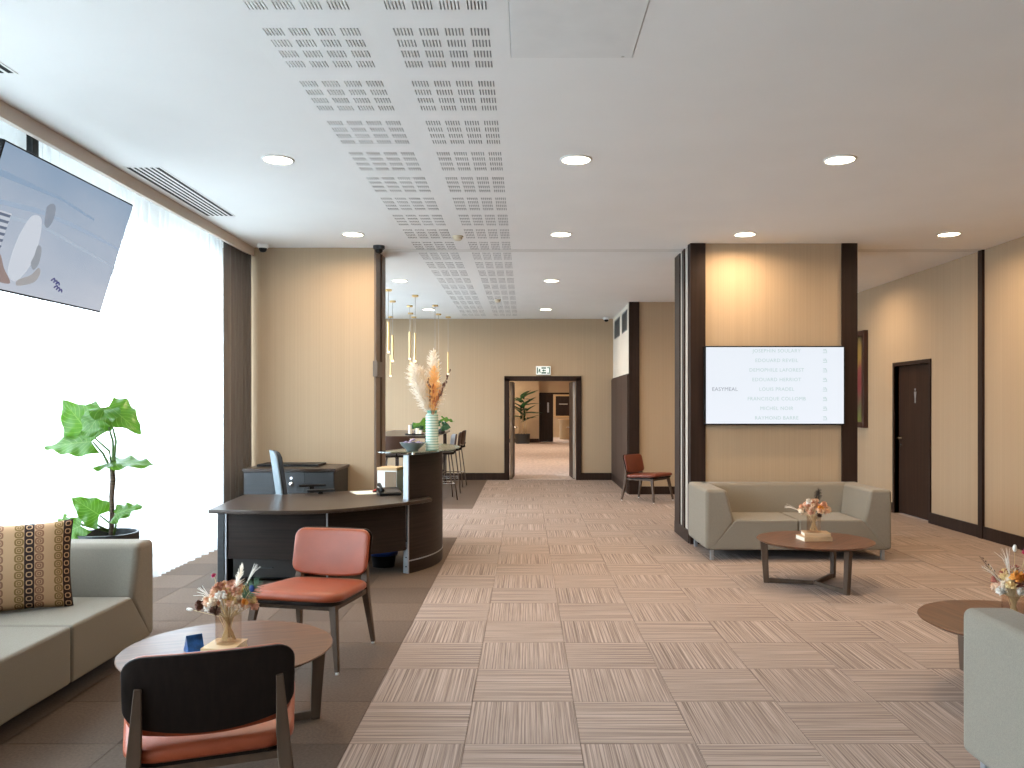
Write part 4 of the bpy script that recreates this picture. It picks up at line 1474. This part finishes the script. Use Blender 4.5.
PLX, PLY, PLZ = -2.664, 5.20, 0.65
t = thing('planter_pot', 'tall charcoal pot behind the curtain side sofa', 'pot', (PLX - 0.024, PLY, 0))
obj('pot', MB().lathe([(0, 0), (0.135, 0), (0.180, PLZ - 0.06), (0.188, PLZ - 0.05), (0.188, PLZ), (0.172, PLZ), (0.168, PLZ - 0.05), (0, PLZ - 0.06)], 40), M['pot'], t, smooth=True, autos=35)
obj('soil', MB().lathe([(0, PLZ - 0.035), (0.168, PLZ - 0.045), (0.168, PLZ - 0.055), (0, PLZ - 0.055)], 24), M['soil'], t, smooth=True)
pl = thing('leafy_plant', 'tall leafy plant with bright heart shaped leaves by the sheer curtain', 'plant', (PLX, PLY, PLZ - 0.04))
K = PLY / FPX


def pp(x, y, dy=0.0):
    return Vector(((x - 111) * K, dy, (537 - y) * K))


tp = [pp(111, 538), pp(112, 515), pp(111.5, 495), pp(113, 478), pp(112, 466)]
obj('trunk', MB().tube(tp, [0.016, 0.016, 0.015, 0.017, 0.014], 10), M['bark'], pl, smooth=True)
LV = [  # petiole points, attach, tip, normal, L, W
    ((pp(112, 470), pp(108, 450, .02)), pp(88, 433, 0.03), pp(57, 398, 0.05), (0.25, -1, 0.25), 0.31, 0.125, 'leaf', 0.03),
    ((pp(113, 470), pp(113, 440)), pp(105, 408, -0.02), pp(92, 438, -0.14), (-0.1, -1, 0.45), 0.23, 0.11, 'leaf', 0.02),
    ((pp(113, 470), pp(116, 440)), pp(106, 405, 0.02), pp(146, 426, -0.06), (0.25, -0.55, 0.8), 0.30, 0.115, 'leaf', 0.05),
    ((pp(112, 470), pp(103, 452)), pp(97, 440, -0.05), pp(48, 441, -0.10), (0.0, -0.62, 0.8), 0.30, 0.115, 'leaf', 0.04),
    ((pp(113, 472), pp(113, 468)), pp(112, 461, -0.02), pp(158, 457, -0.05), (0.05, -0.30, 0.95), 0.32, 0.10, 'leaf', 0.05),
    ((pp(112, 536), pp(110, 522)), pp(104, 513, -0.05), pp(78, 494, -0.08), (0.3, -0.9, 0.4), 0.21, 0.085, 'leaf', 0.02),
    ((pp(113, 536), pp(116, 524)), pp(119, 512, -0.05), pp(144, 501, -0.08), (-0.1, -0.7, 0.7), 0.19, 0.065, 'leaf', 0.03),
    ((pp(110, 530), pp(100, 522, -.05)), pp(90, 522, -0.10), pp(64, 533, -0.20), (0.0, -0.75, 0.65), 0.19, 0.085, 'leaf', 0.03),
    ((pp(109, 530), pp(92, 524, -.05)), pp(68, 516, -0.02), pp(50, 527, -0.04), (0.0, -0.6, 0.8), 0.11, 0.035, 'leaf', 0.02),
]
for k, (pts, p, tip, nrm, L, W, m_, dr) in enumerate(LV):
    lf = place_leaf('leaf', pl, p, tip, nrm, L * 1.2, W * 1.12, M[m_], droop=dr, seed=k * 1.7)
    obj('leaf_stalk', MB().tube([*pts, p], [0.009, 0.007, 0.005], 8), M['stem'], lf, smooth=True)

# ------------------------------------------------------------------ reception desk
DZT = 0.645
dk = thing('reception_desk', 'dark wood reception desk with curved counter and glass top', 'desk', (0, 0, 0))
CX, CYY, CR = -1.90, 7.72, 1.10


def arcpt(r, a, z=None):
    p = (CX + r * math.cos(R(a)), CYY + r * math.sin(R(a)))
    return p if z is None else (*p, z)


front = [(-2.50, 6.37), (-2.10, 6.31), (-1.75, 6.31), (-1.50, 6.40), (-1.30, 6.56), (-1.08, 6.80), (-0.93, 6.99), (-0.83, 7.16)]
fr2 = []
for i in range(len(front) - 1):
    p0 = Vector(front[max(0, i - 1)])
    p1, p2 = Vector(front[i]), Vector(front[i + 1])
    p3 = Vector(front[min(len(front) - 1, i + 2)])
    for q in range(4):
        u = q / 4
        v = 0.5 * ((2 * p1) + (-p0 + p2) * u + (2 * p0 - 5 * p1 + 4 * p2 - p3) * u * u + (-p0 + 3 * p1 - 3 * p2 + p3) * u ** 3)
        fr2.append((v.x, v.y))
fr2.append(front[-1])
outline = fr2 + [(-0.88, 7.34)] + [arcpt(1.05, a) for a in (-15, -5, 8, 20, 30)] + [(-1.25, 8.05), (-1.55, 7.92), (-1.95, 7.62), (-2.30, 7.50), (-2.60, 7.48)]
obj('desktop', MB().slab(outline, DZT - 0.030, DZT), M['wenge_top'], dk, bev=0.006, seg=3)
mp_ = [(-2.46, 6.66), (-1.62, 6.60), (-1.035, 7.055)]
for (a, b_) in zip(mp_, mp_[1:]):
    d = (Vector(b_) - Vector(a)).normalized()
    n = Vector((-d.y, d.x)) * 0.022
    A, B_ = Vector(a), Vector(b_) - d * 0.012
    obj('modesty_panel', MB().slab([A, B_, B_ + n, A + n], 0.205, DZT - 0.030), M['wenge_h'], dk, bev=0.002)
for (x, y, w_) in ((-2.465, 6.652, 0.014), (-1.62, 6.594, 0.011)):
    obj('metal_strip', MB().box(x - w_ / 2, x + w_ / 2, y - 0.006, y + 0.02, 0.0 if w_ > 0.012 else 0.0, DZT - 0.031), M['alu'], dk)
obj('side_panel', MB().slab([(-2.53, 6.64), (-2.475, 6.64), (-2.50, 7.40), (-2.555, 7.40)], 0.0, DZT - 0.030), M['darkgrey'], dk, bev=0.003)
# curved counter wall
a0, a1, na = -37.0, 52.0, 40
cw = MB()
pts = [arcpt(CR, a0 + (a1 - a0) * k / na) for k in range(na + 1)] + [arcpt(CR - 0.035, a1 - (a1 - a0) * k / na) for k in range(na + 1)]
cw.slab(pts, 0.0, 1.03)
obj('counter_wall', cw, M['wenge_h'], dk, smooth=True, autos=40)
rg = MB()
pts = [arcpt(CR + 0.0025, a0 + (a1 - a0) * k / na) for k in range(na + 1)] + [arcpt(CR - 0.001, a1 - (a1 - a0) * k / na) for k in range(na + 1)]
rg.slab(pts, 0.105, 0.115)
obj('metal_ring', rg, M['alu'], dk, smooth=True, autos=40)
# end strip: upper, slim middle and perforated foot
ed = Vector((math.cos(R(a0 - 90)), math.sin(R(a0 - 90))))
ra = Vector((math.cos(R(a0)), math.sin(R(a0))))


def endstrip(name, wi, wo, z0, z1, m_):
    c = Vector(arcpt(CR, a0))
    A = c - ra * wi
    B_ = c + ra * wo
    obj(name, MB().slab([A, B_, B_ + ed * 0.012, A + ed * 0.012], z0, z1), m_, dk)


endstrip('metal_strip', 0.055, 0.004, DZT, 1.03, M['alu'])
endstrip('metal_strip', 0.012, 0.004, 0.27, DZT - 0.03, M['alu'])
endstrip('metal_foot', 0.055, 0.004, 0.0, 0.27, M['alu'])
hb_ = MB()
for z in (0.06, 0.14, 0.22):
    c = Vector(arcpt(CR - 0.02, a0)) + ed * 0.0125
    hb_.blob((c.x, c.y, z), 0.007, 8, 6)
obj('screw_holes', hb_, M['black'], dk)
# glass top on stand-offs
gl = MB()
n2 = 44
g0, g1 = -51, 50
out_, in_ = [], []
for k in range(n2 + 1):
    u = k / n2
    a = g0 + (g1 - g0) * u
    e = min(1, u / 0.22) ** 0.5
    e2 = min(1, (1 - u) / 0.15) ** 0.5
    out_.append(arcpt(1.02 + 0.25 * e * e2 + (0.02 * (1 - e)), a))
    in_.append(arcpt(0.98 - 0.16 * e * e2, a))
gl.slab(out_ + in_[::-1], 1.058, 1.068)
obj('glass_top', gl, M['top_glass'], dk, autos=40)
for a in (-33, -5, 20, 45):
    c = arcpt(CR - 0.018, a)
    obj('stand_off', MB().lathe([(0, 1.03), (0.014, 1.03), (0.014, 1.058), (0, 1.058)], 14, (c[0], c[1], 0)), M['chrome'], dk, smooth=True, autos=40)
# pedestal drawers
t = thing('drawer_pedestal', 'black drawer pedestal standing under the reception desk', 'drawer unit', (-2.14, 6.98, 0))
obj('body', MB().box(-0.29, 0.29, -0.27, 0.27, 0.03, 0.56), M['black'], t, bev=0.004)
for k in range(3):
    dr = obj('drawer', MB().box(-0.28, 0.28, -0.285, -0.271, 0.045 + k * 0.172, 0.205 + k * 0.172), mat('black_drawer_front', (0.018, 0.015, 0.014), 0.4), t, bev=0.003)
    obj('handle', MB().tube([(-0.05, -0.285, 0.125 + k * 0.172), (-0.05, -0.305, 0.125 + k * 0.172), (0.05, -0.305, 0.125 + k * 0.172), (0.05, -0.285, 0.125 + k * 0.172)], 0.005, 8), M['darkgrey'], dr)
for sx in (-1, 1):
    for sy in (-1, 1):
        obj('caster', MB().lathe([(0, -0.012), (0.015, -0.012), (0.015, 0.012), (0, 0.012)], 14, (sx * 0.24, sy * 0.22, 0.015), axis='X'), M['black'], t)
t = thing('waste_basket', 'blue and black waste basket on the floor under the desk', 'basket', (-1.30, 7.40, 0))
obj('basket', MB().lathe([(0, 0), (0.10, 0), (0.122, 0.16), (0.116, 0.16), (0.095, 0.01), (0, 0.01)], 24), M['black'], t, smooth=True, autos=40)
obj('liner', MB().lathe([(0.117, 0.16), (0.126, 0.182), (0.134, 0.14), (0.128, 0.105), (0.121, 0.12)], 24), M['bluebag'], t, smooth=True)

# things on the desk and counter
t = thing('paper_box', 'white box with tan top behind the counter', 'box', (-1.315, 7.86, DZT), R(-12))
obj('box', MB().box(-0.10, 0.10, -0.09, 0.11, 0, 0.20), M['white'], t, bev=0.004)
obj('lid', MB().box(-0.104, 0.104, -0.094, 0.114, 0.195, 0.225), M['lightwood'], t, bev=0.004)
obj('front_panel', MB().box(-0.02, 0.095, -0.093, -0.090, 0.02, 0.185), mat('brown_card', (0.22, 0.15, 0.09), 0.6), t)
t = thing('desk_phone', 'black desk telephone beside the counter end strip', 'telephone', (-1.26, 7.45, DZT), R(20))
obj('body', MB().prism([(-0.10, -0.09, 0), (-0.10, 0.10, 0), (-0.10, 0.10, 0.06), (-0.10, -0.09, 0.02)], (0.20, 0, 0)), M['black'], t, bev=0.004)
obj('handset', MB().tube([(-0.075, -0.085, 0.045), (-0.075, -0.05, 0.062), (-0.075, 0.05, 0.085), (-0.075, 0.095, 0.085)], [0.020, 0.014, 0.014, 0.020], 10), M['black'], t, smooth=True)
obj('keypad', MB().prism([(-0.03, -0.07, 0.0265), (0.08, -0.07, 0.0265), (0.08, 0.02, 0.0455), (-0.03, 0.02, 0.0455)], (0, 0, 0.002)), M['darkgrey'], t)
t = thing('stapler', 'small red and black stapler on the desk near the telephone', 'stapler', (-1.38, 7.66, DZT), R(30))
obj('base', MB().box(-0.07, 0.07, -0.02, 0.02, 0, 0.012), M['black'], t)
obj('arm', MB().prism([(-0.07, -0.018, 0.014), (0.07, -0.018, 0.018), (0.07, -0.018, 0.045), (-0.05, -0.018, 0.03)], (0, 0.036, 0)), mat('red_plastic', (0.35, 0.03, 0.02), 0.4), t, bev=0.004)
t = thing('papers', 'loose sheet of white paper on the dark desk', 'paper', (-1.52, 7.62, DZT), R(24))
obj('sheet', MB().box(-0.105, 0.105, -0.148, 0.148, 0.0, 0.002), M['page'], t)

GZ = 1.068
VX, VY = -0.835, 7.20
t = thing('ribbed_vase', 'pale teal ribbed vase standing on the glass counter', 'vase', (VX, VY, GZ))
pr = [(0, 0), (0.052, 0)]
z = 0.0
bands = MB()
nb = 13
for k in range(nb):
    z0, z1 = 0.005 + k * 0.0235, 0.005 + (k + 1) * 0.0235
    pr += [(0.054, z0), (0.058, (z0 + z1) / 2), (0.054, z1)]
pr += [(0.050, 0.318), (0.040, 0.326), (0.038, 0.345), (0.043, 0.352), (0.036, 0.352), (0.033, 0.33), (0, 0.30)]
obj('body', MB().lathe(pr, 36), M['ribwhite'], t, smooth=True)
for k in range(nb + 1):
    zz = 0.005 + k * 0.0235
    obj('rib', MB().lathe([(0.0535, zz - 0.0035), (0.0565, zz - 0.0028), (0.0565, zz + 0.0028), (0.0535, zz + 0.0035)], 36), M['ribgreen'], t, smooth=True)
obj('neck', MB().lathe([(0.040, 0.326), (0.044, 0.330), (0.040, 0.338), (0.046, 0.345), (0.046, 0.353), (0.036, 0.353)], 36), M['ribgreen'], t, smooth=True)


def plume_bm(p0, p1, rad, n, seed, bend):
    rng = random.Random(seed)
    b = MB()
    p0, p1 = Vector(p0), Vector(p1)
    ax = (p1 - p0)
    up = ax.normalized()
    b.tube([p0, (p0 + p1) / 2 + Vector(bend) * 0.5, p1], 0.002, 5)
    for k in range(n):
        u = rng.uniform(0, 1)
        o0 = p0 + ax * u + Vector(bend) * 2 * u * (1 - u)
        r = rad * (math.sin(PI * min(1, u * 0.93 + 0.10)) ** 0.6)
        d = Vector((rng.gauss(0, 1), rng.gauss(0, 1), rng.gauss(0, 1)))
        d = (d - up * d.dot(up)).normalized() * r * rng.uniform(0.5, 1.1) + up * r * rng.uniform(0.3, 1.2)
        s = d.cross(Vector((rng.gauss(0, 1), rng.gauss(0, 1), rng.gauss(0, 1)))).normalized() * 0.0035
        b.quad([o0 - s * 0.6, o0 + s * 0.6, o0 + d * 0.6 + s, o0 + d * 0.6 - s])
        b.quad([o0 + d * 0.6 - s, o0 + d * 0.6 + s, o0 + d + s * 0.2 - Vector((0, 0, 0.004)), o0 + d - s * 0.2 - Vector((0, 0, 0.004))])
    return b


t = thing('pampas_bouquet', 'white and peach pampas plumes with brown reeds in the ribbed vase', 'flowers', (VX, VY, GZ + 0.30))
kk = VY / FPX


def vp(x, y, dy=0.0):
    return ((x - 432) * kk, dy, (418 - y) * kk)


PL = [(vp(428, 414), vp(413, 362), 0.090, 620, 'white_plume', (-0.05, 0, 0)), (vp(430, 412, .02), vp(419, 366, .05), 0.085, 420, 'white_plume', (-0.03, 0, 0)),
      (vp(431, 405, .03), vp(433, 349, .05), 0.080, 560, 'white_plume', (0.0, 0, 0)), (vp(433, 414, -.01), vp(434, 366, -.01), 0.075, 480, 'orange_plume', (0.01, 0, 0)),
      (vp(434, 416, .02), vp(442, 384, .02), 0.060, 200, 'white_plume', (0, 0, 0))]
for k, (a, b_, r_, n_, m_, bd_) in enumerate(PL):
    st = obj('stem', MB().tube([(0, 0, -0.25), (0, 0, 0.03), a], 0.0025, 6), M['tanstem'], t)
    obj('plume', plume_bm(a, b_, r_, n_, 50 + k, bd_), M[m_], st)
rng = random.Random(9)
for a, b_, m_, n_ in ((vp(434, 414, -.04), vp(450, 372, -.04), 'brown_reed', 26), (vp(433, 416, -.05), vp(433.5, 387, -.05), 'rust_reed', 10), (vp(432, 415, -.05), vp(429, 380, -.05), 'brown_reed', 8),
                      (vp(434, 416, -.05), vp(440, 392, -.05), 'rust_reed', 14)):
    a, b_ = Vector(a), Vector(b_)
    b = MB().tube([(0, 0, -0.1), a, b_], [0.0025, 0.0025, 0.0018], 6)
    for q in range(n_):
        u = rng.uniform(0.35, 1)
        b.blob(a + (b_ - a) * u + Vector((rng.gauss(0, .007), rng.gauss(0, .007), rng.gauss(0, .006))), 0.009, 6, 4, (0.7, 0.7, 1.5))
    obj('reed', b, M[m_], t, smooth=True)

BX, BY = -1.00, 7.13
t = thing('bowl', 'grey stoneware bowl on the glass counter', 'bowl', (BX, BY, GZ))
obj('bowl', MB().lathe([(0, 0), (0.050, 0), (0.055, 0.010), (0.095, 0.045), (0.112, 0.072), (0.106, 0.072), (0.088, 0.046), (0.045, 0.016), (0, 0.014)], 40), M['bowl'], t, smooth=True, autos=50)
rng = random.Random(3)
for k in range(26):
    a, r_ = rng.uniform(0, 6.28), 0.085 * math.sqrt(rng.random())
    zz = 0.050 + 0.045 * (1 - r_ / 0.085) * rng.random() + 0.012
    s_ = thing('wrapped_sweet', 'small wrapped sweet piled in the grey bowl on the counter', 'sweet', (BX + r_ * math.cos(a), BY + r_ * math.sin(a), GZ + zz), rng.uniform(0, 3), 'sweets in the bowl')
    m_ = M['sweet'] if rng.random() < 0.55 else M['sweet_dark']
    obj('sweet', MB().blob((0, 0, 0), 0.013, 8, 6, (1.3, 1, 0.9)), m_, s_, smooth=True)
    obj('wrapper_twist', MB().prism([(0.015, 0, -0.002), (0.028, 0.010, 0), (0.028, -0.010, 0)], (0, 0, 0.003)).prism([(-0.015, 0, -0.002), (-0.028, 0.010, 0), (-0.028, -0.010, 0)], (0, 0, 0.003)), m_, s_)

# ------------------------------------------------------------------ office chair and credenza behind the desk
t = thing('office_chair', 'grey office chair behind the reception desk', 'chair', (-2.10, 7.72, 0), R(24))
obj('seat', MB().slab([(p[0], p[1]) for p in seat_outline(0.44, 0.42, 0.44, 0.09)], 0.40, 0.47), M['darkfab'], t, bev=0.02, seg=3)
bk = curved_panel(0.40, 0.50, 0.045, 0.10, 0.5, 0.14, 0.54, 0.0)
bk.xf(Matrix.Rotation(PI / 2, 4, 'Z') @ Matrix.Rotation(0, 4, 'Y'))
bo = obj('backrest', bk, M['darkfab'], t, smooth=True, loc=(-0.215, 0, 0))
sh = curved_panel(0.41, 0.51, 0.020, 0.10, 0.5, 0.14, 0.535, 0.030)
sh.xf(Matrix.Rotation(PI / 2, 4, 'Z'))
obj('back_shell', sh, M['chairgrey'], t, smooth=True, loc=(-0.215, 0, 0))
obj('back_post', MB().tube([(-0.05, 0, 0.40), (-0.25, 0, 0.40), (-0.275, 0, 0.62)], [0.02, 0.02, 0.016], 8), M['black'], t, smooth=True)
obj('gas_column', MB().lathe([(0, 0.09), (0.028, 0.09), (0.028, 0.26), (0.020, 0.26), (0.020, 0.40), (0, 0.40)], 16), M['black'], t, smooth=True, autos=40)
for k in range(5):
    a = R(72 * k + 20)
    c, s = math.cos(a), math.sin(a)
    sp = obj('base_spoke', MB().tube([(0.02 * c, 0.02 * s, 0.10), (0.27 * c, 0.27 * s, 0.07)], [0.020, 0.014], 6), M['black'], t)
    obj('caster', MB().lathe([(0, -0.02), (0.028, -0.02), (0.028, 0.02), (0, 0.02)], 16, (0.265 * c, 0.265 * s, 0.028), axis='X'), M['black'], sp)
for s in (-1, 1):
    ar = obj('armrest', MB().box(-0.03, 0.23, s * 0.25 - 0.03, s * 0.25 + 0.03, 0.665, 0.685), M['black'], t, bev=0.006)
    obj('arm_post', MB().box(0.075, 0.115, s * 0.25 - 0.016, s * 0.25 + 0.016, 0.42, 0.665), M['black'], ar)
    obj('arm_bracket', MB().box(0.075, 0.115, min(0, s * 0.25), max(0, s * 0.25), 0.385, 0.40), M['black'], ar)
t = thing('credenza', 'dark grey storage cabinet against the beige wall behind the desk', 'cabinet', (-2.38, 8.42, 0))
obj('body', MB().box(-0.46, 0.45, -0.26, 0.36, 0.04, 0.80), M['darkgrey'], t, bev=0.003)
obj('plinth', MB().box(-0.44, 0.43, -0.24, 0.34, 0, 0.04), M['black'], t)
obj('top', MB().box(-0.475, 0.465, -0.28, 0.365, 0.80, 0.83), M['wenge_top'], t, bev=0.003)
obj('raised_panel', MB().box(-0.42, 0.22, 0.0, 0.345, 0.83, 0.852), M['black'], t, bev=0.003)
for k, (x0, x1) in enumerate(((-0.455, -0.155), (-0.15, 0.15), (0.155, 0.445))):
    d_ = obj('door', MB().box(x0, x1, -0.275, -0.261, 0.05, 0.79), M['darkgrey'], t, bev=0.002)
    if k == 1:
        obj('lock', MB().lathe([(0, -0.283), (0.014, -0.283), (0.014, -0.275), (0, -0.275)], 14, (0.02, 0, 0.735), axis='Y'), M['chrome'], d_)
        obj('knob', MB().lathe([(0, -0.295), (0.022, -0.292), (0.022, -0.284), (0.012, -0.275), (0, -0.275)], 16, (0.02, 0, 0.675), axis='Y'), M['chrome'], d_, smooth=True)

# ------------------------------------------------------------------ bar area behind the desk
BT = thing('bar_table', 'high dark bar table under the brass pendants', 'table', (-1.98, 13.9, 0))
obj('table_top', MB().box(-0.54, 0.54, -1.5, 1.5, 0.965, 1.0), M['wenge_top'], BT, bev=0.004)
for sx in (-1, 1):
    for sy in (-1, 1):
        obj('leg', MB().box(sx * 0.45 - 0.03, sx * 0.45 + 0.03, sy * 1.38 - 0.03, sy * 1.38 + 0.03, 0, 0.965), M['wenge'], BT, bev=0.003)
obj('foot_rail', MB().box(-0.43, 0.43, -1.40, -1.36, 0.22, 0.26).box(-0.43, 0.43, 1.36, 1.40, 0.22, 0.26), M['wenge'], BT)


def make_stool(label):
    t = thing('bar_stool', label, 'stool', (0, 0, 0), 0, 'brown shell bar stools')
    obj('seat', MB().slab(seat_outline(0.40, 0.38, 0.38, 0.10), 0.705, 0.74), M['shellwood'], t, bev=0.012, seg=3)
    obj('backrest', curved_panel(0.41, 0.26, 0.022, 0.09, 0.9, 0.10, 0.76, 0.205), mat('brown_stool_shell', (0.045, 0.020, 0.013), 0.45), t, smooth=True)
    obj('back_link', MB().tube([(0, 0.16, 0.72), (0, 0.215, 0.73), (0, 0.222, 0.80)], 0.022, 8), M['shellwood'], t, smooth=True)
    for sx in (-1, 1):
        for sy in (-1, 1):
            obj('leg', MB().tube([(sx * 0.13, sy * 0.13, 0.71), (sx * 0.215, sy * 0.215, 0)], 0.010, 8), M['legwood'], t, smooth=True)
    obj('foot_ring', MB().tube([(-0.187, -0.187, 0.25), (0.187, -0.187, 0.25), (0.187, 0.187, 0.25), (-0.187, 0.187, 0.25), (-0.187, -0.187, 0.25)], 0.007, 6), M['chrome'], t)
    return t


s0 = make_stool('brown shell bar stool nearest the counter on the passage side of the bar table')
s0.location = (-1.33, 12.75, 0)
s0.rotation_euler = (0, 0, R(-75))
dup(s0, (-1.33, 13.75, 0), R(-85), 'brown shell bar stool in the middle of the passage side of the bar table')
dup(s0, (-1.33, 14.75, 0), R(-95), 'brown shell bar stool nearest the far wall beside the bar table')
dup(s0, (-1.93, 12.02, 0), R(192), 'dark shell bar stool at the near end of the bar table')
dup(s0, (-2.78, 13.3, 0), R(90), 'bar stool on the window side of the bar table')
# on the bar table
t = thing('serving_tray', 'dark tray on the bar table', 'tray', (-1.76, 12.85, 1.0))
obj('tray', MB().lathe([(0, 0), (0.15, 0), (0.165, 0.022), (0.158, 0.022), (0.147, 0.006), (0, 0.006)], 32), M['darkgrey'], t, smooth=True, autos=40)
for k, (dx, dy, h, r_) in enumerate(((-0.08, 0.0, 0.15, 0.028), (0.03, 0.05, 0.10, 0.03), (0.09, -0.02, 0.07, 0.026))):
    c = thing('candle', ('tall cream candle on the bar table tray', 'medium cream candle on the bar table tray', 'short cream candle on the bar table tray')[k], 'candle', (-1.76 + dx, 12.85 + dy, 1.006))
    obj('wax', MB().lathe([(0, 0), (r_, 0), (r_, h), (r_ * 0.8, h - 0.004), (0, h - 0.006)], 20), M['page'], c, smooth=True, autos=40)
    obj('wick', MB().tube([(0, 0, h - 0.006), (0.002, 0, h + 0.012)], 0.0015, 5), M['black'], c)
t = thing('drinking_glass', 'clear tumbler beside the candles on the bar table', 'glass', (-1.60, 12.62, 1.0))
obj('body', MB().lathe([(0, 0), (0.032, 0), (0.038, 0.10), (0.035, 0.10), (0.030, 0.006), (0, 0.006)], 20), M['vase_glass'], t, smooth=True)
for k, (x, y, lab, lv) in enumerate(((-1.76, 13.25, 'broad green leaf arrangement behind the candles', (((0.02, -0.02, 0.14), (0.08, -0.05, 0.05), (0, -1, 0.3), 0.24, 0.12), ((-0.05, 0, 0.10), (-0.16, -0.03, 0.04), (0, -0.8, 0.6), 0.16, 0.06), ((0.02, -0.04, 0.08), (0.05, -0.1, 0.0), (0.1, -1, 0.2), 0.14, 0.07))),
                                     (-1.40, 13.35, 'green leaf arrangement to the right of the ribbed vase', (((0.03, -0.02, 0.20), (0.24, -0.02, 0.17), (0, -0.5, 0.85), 0.24, 0.07), ((0.02, -0.02, 0.08), (0.16, -0.06, 0.06), (0.1, -0.9, 0.4), 0.18, 0.09), ((-0.02, 0, 0.12), (-0.10, -0.03, 0.16), (0, -0.9, 0.3), 0.14, 0.05))))):
    t = thing('small_vase', ('low dark vase behind the candles on the bar table', 'low dark vase at the passage edge of the bar table')[k], 'vase', (x, y, 1.0))
    obj('body', MB().lathe([(0, 0), (0.05, 0), (0.07, 0.04), (0.05, 0.08), (0.04, 0.08), (0.055, 0.04), (0, 0.01)], 24), M['darkgrey'], t, smooth=True)
    t = thing('leaf_arrangement', lab, 'plant', (x, y, 1.05))
    for q, (p, tip, nr, L, W) in enumerate(lv):
        lf = place_leaf('leaf', t, p, tip, nr, L, W, M['leaf_dark'] if q else M['leaf'], droop=0.02, seed=q)
        obj('leaf_stalk', MB().tube([(0, 0, 0), (p[0] * 0.4, p[1] * 0.4, p[2] * 0.7), p], 0.004, 6), M['stem'], lf)

PEND = [(-2.03, 11.95, 2.70, 2.24), (-2.18, 13.24, 2.62, 2.18), (-2.60, 15.55, 2.44, 2.02), (-1.99, 13.86, 2.73, 2.25), (-1.72, 12.57, 2.59, 2.14), (-2.13, 14.95, 2.29, 1.85),
        (-1.55, 13.80, 2.42, 1.95), (-1.63, 15.1, 2.34, 1.9), (-2.16, 15.6, 2.40, 1.95), (-1.50, 15.6, 2.50, 2.06)]
ORD = ('leftmost', 'second from the left', 'third from the left', 'fourth from the left', 'fifth from the left', 'fifth from the right', 'fourth from the right',
       'third from the right', 'second from the right', 'rightmost')
RANK = sorted(range(len(PEND)), key=lambda k: PEND[k][0] / PEND[k][1])
for k, (x, y, za, zb) in enumerate(PEND):
    t = thing('pendant_lamp', 'slim brass tube pendant over the bar table, %s' % ORD[RANK.index(k)], 'pendant lamp', (x, y, CEIL), 0, 'brass tube pendants')
    obj('canopy', MB().lathe([(0, 0), (0.050, 0), (0.050, -0.022), (0.044, -0.028), (0, -0.028)], 24), M['gold'], t, smooth=True, autos=40)
    obj('cable', MB().tube([(0, 0, -0.028), (0, 0, za - CEIL)], 0.0035, 6), M['silverstrip'], t)
    obj('tube', MB().lathe([(0, za - CEIL), (0.016, za - CEIL), (0.016, zb - CEIL + 0.03), (0, zb - CEIL + 0.03)], 16), M['tube_glow'], t, smooth=True, autos=40)
    obj('tip', MB().lathe([(0, zb - CEIL + 0.03), (0.019, zb - CEIL + 0.03), (0.019, zb - CEIL), (0, zb - CEIL)], 16), emis('pendant_tip', (1, 0.85, 0.6), 2.0), t, smooth=True, autos=40)

# ------------------------------------------------------------------ hall plant
t = thing('planter_pot', 'black pot at the end of the hall beyond the double door', 'pot', (-0.14, 31.5, 0))
obj('pot', MB().lathe([(0, 0), (0.27, 0), (0.30, 0.38), (0.27, 0.38), (0.26, 0.33), (0, 0.33)], 28), M['pot'], t, smooth=True, autos=40)
obj('soil', MB().lathe([(0, 0.345), (0.26, 0.34), (0.26, 0.335), (0, 0.335)], 20), M['soil'], t)
hp = thing('hall_plant', 'dark leafy plant in the black pot seen through the double door', 'plant', (-0.14, 31.5, 0.34))
rng = random.Random(21)
for k in range(3):
    x = (-0.10, 0.02, 0.12)[k]
    obj('trunk', MB().tube([(x, 0, 0), (x * 1.3, 0, 0.45), (x * 1.1, 0, 0.95)], [0.022, 0.02, 0.016], 8), M['tanstem'], hp, smooth=True)
for k in range(30):
    a = 2 * PI * k / 30 * 3.3
    h = 0.70 + 0.95 * (k / 30) + rng.uniform(-0.05, 0.05)
    o0 = Vector((0.06 * math.cos(a), 0.06 * math.sin(a), h - 0.12))
    out = Vector((math.cos(a), math.sin(a) * 0.8, rng.uniform(0.1, 0.9)))
    tip = o0 + out * 0.5
    place_leaf('leaf', hp, o0, tip, (-math.cos(a) * 0.5, -math.sin(a) * 0.5 - 0.3, 1), rng.uniform(0.65, 0.95), 0.085, M['leaf_dark'], droop=0.18, fold=0.3, wave=0.0, nu=4, nv=8, seed=k)
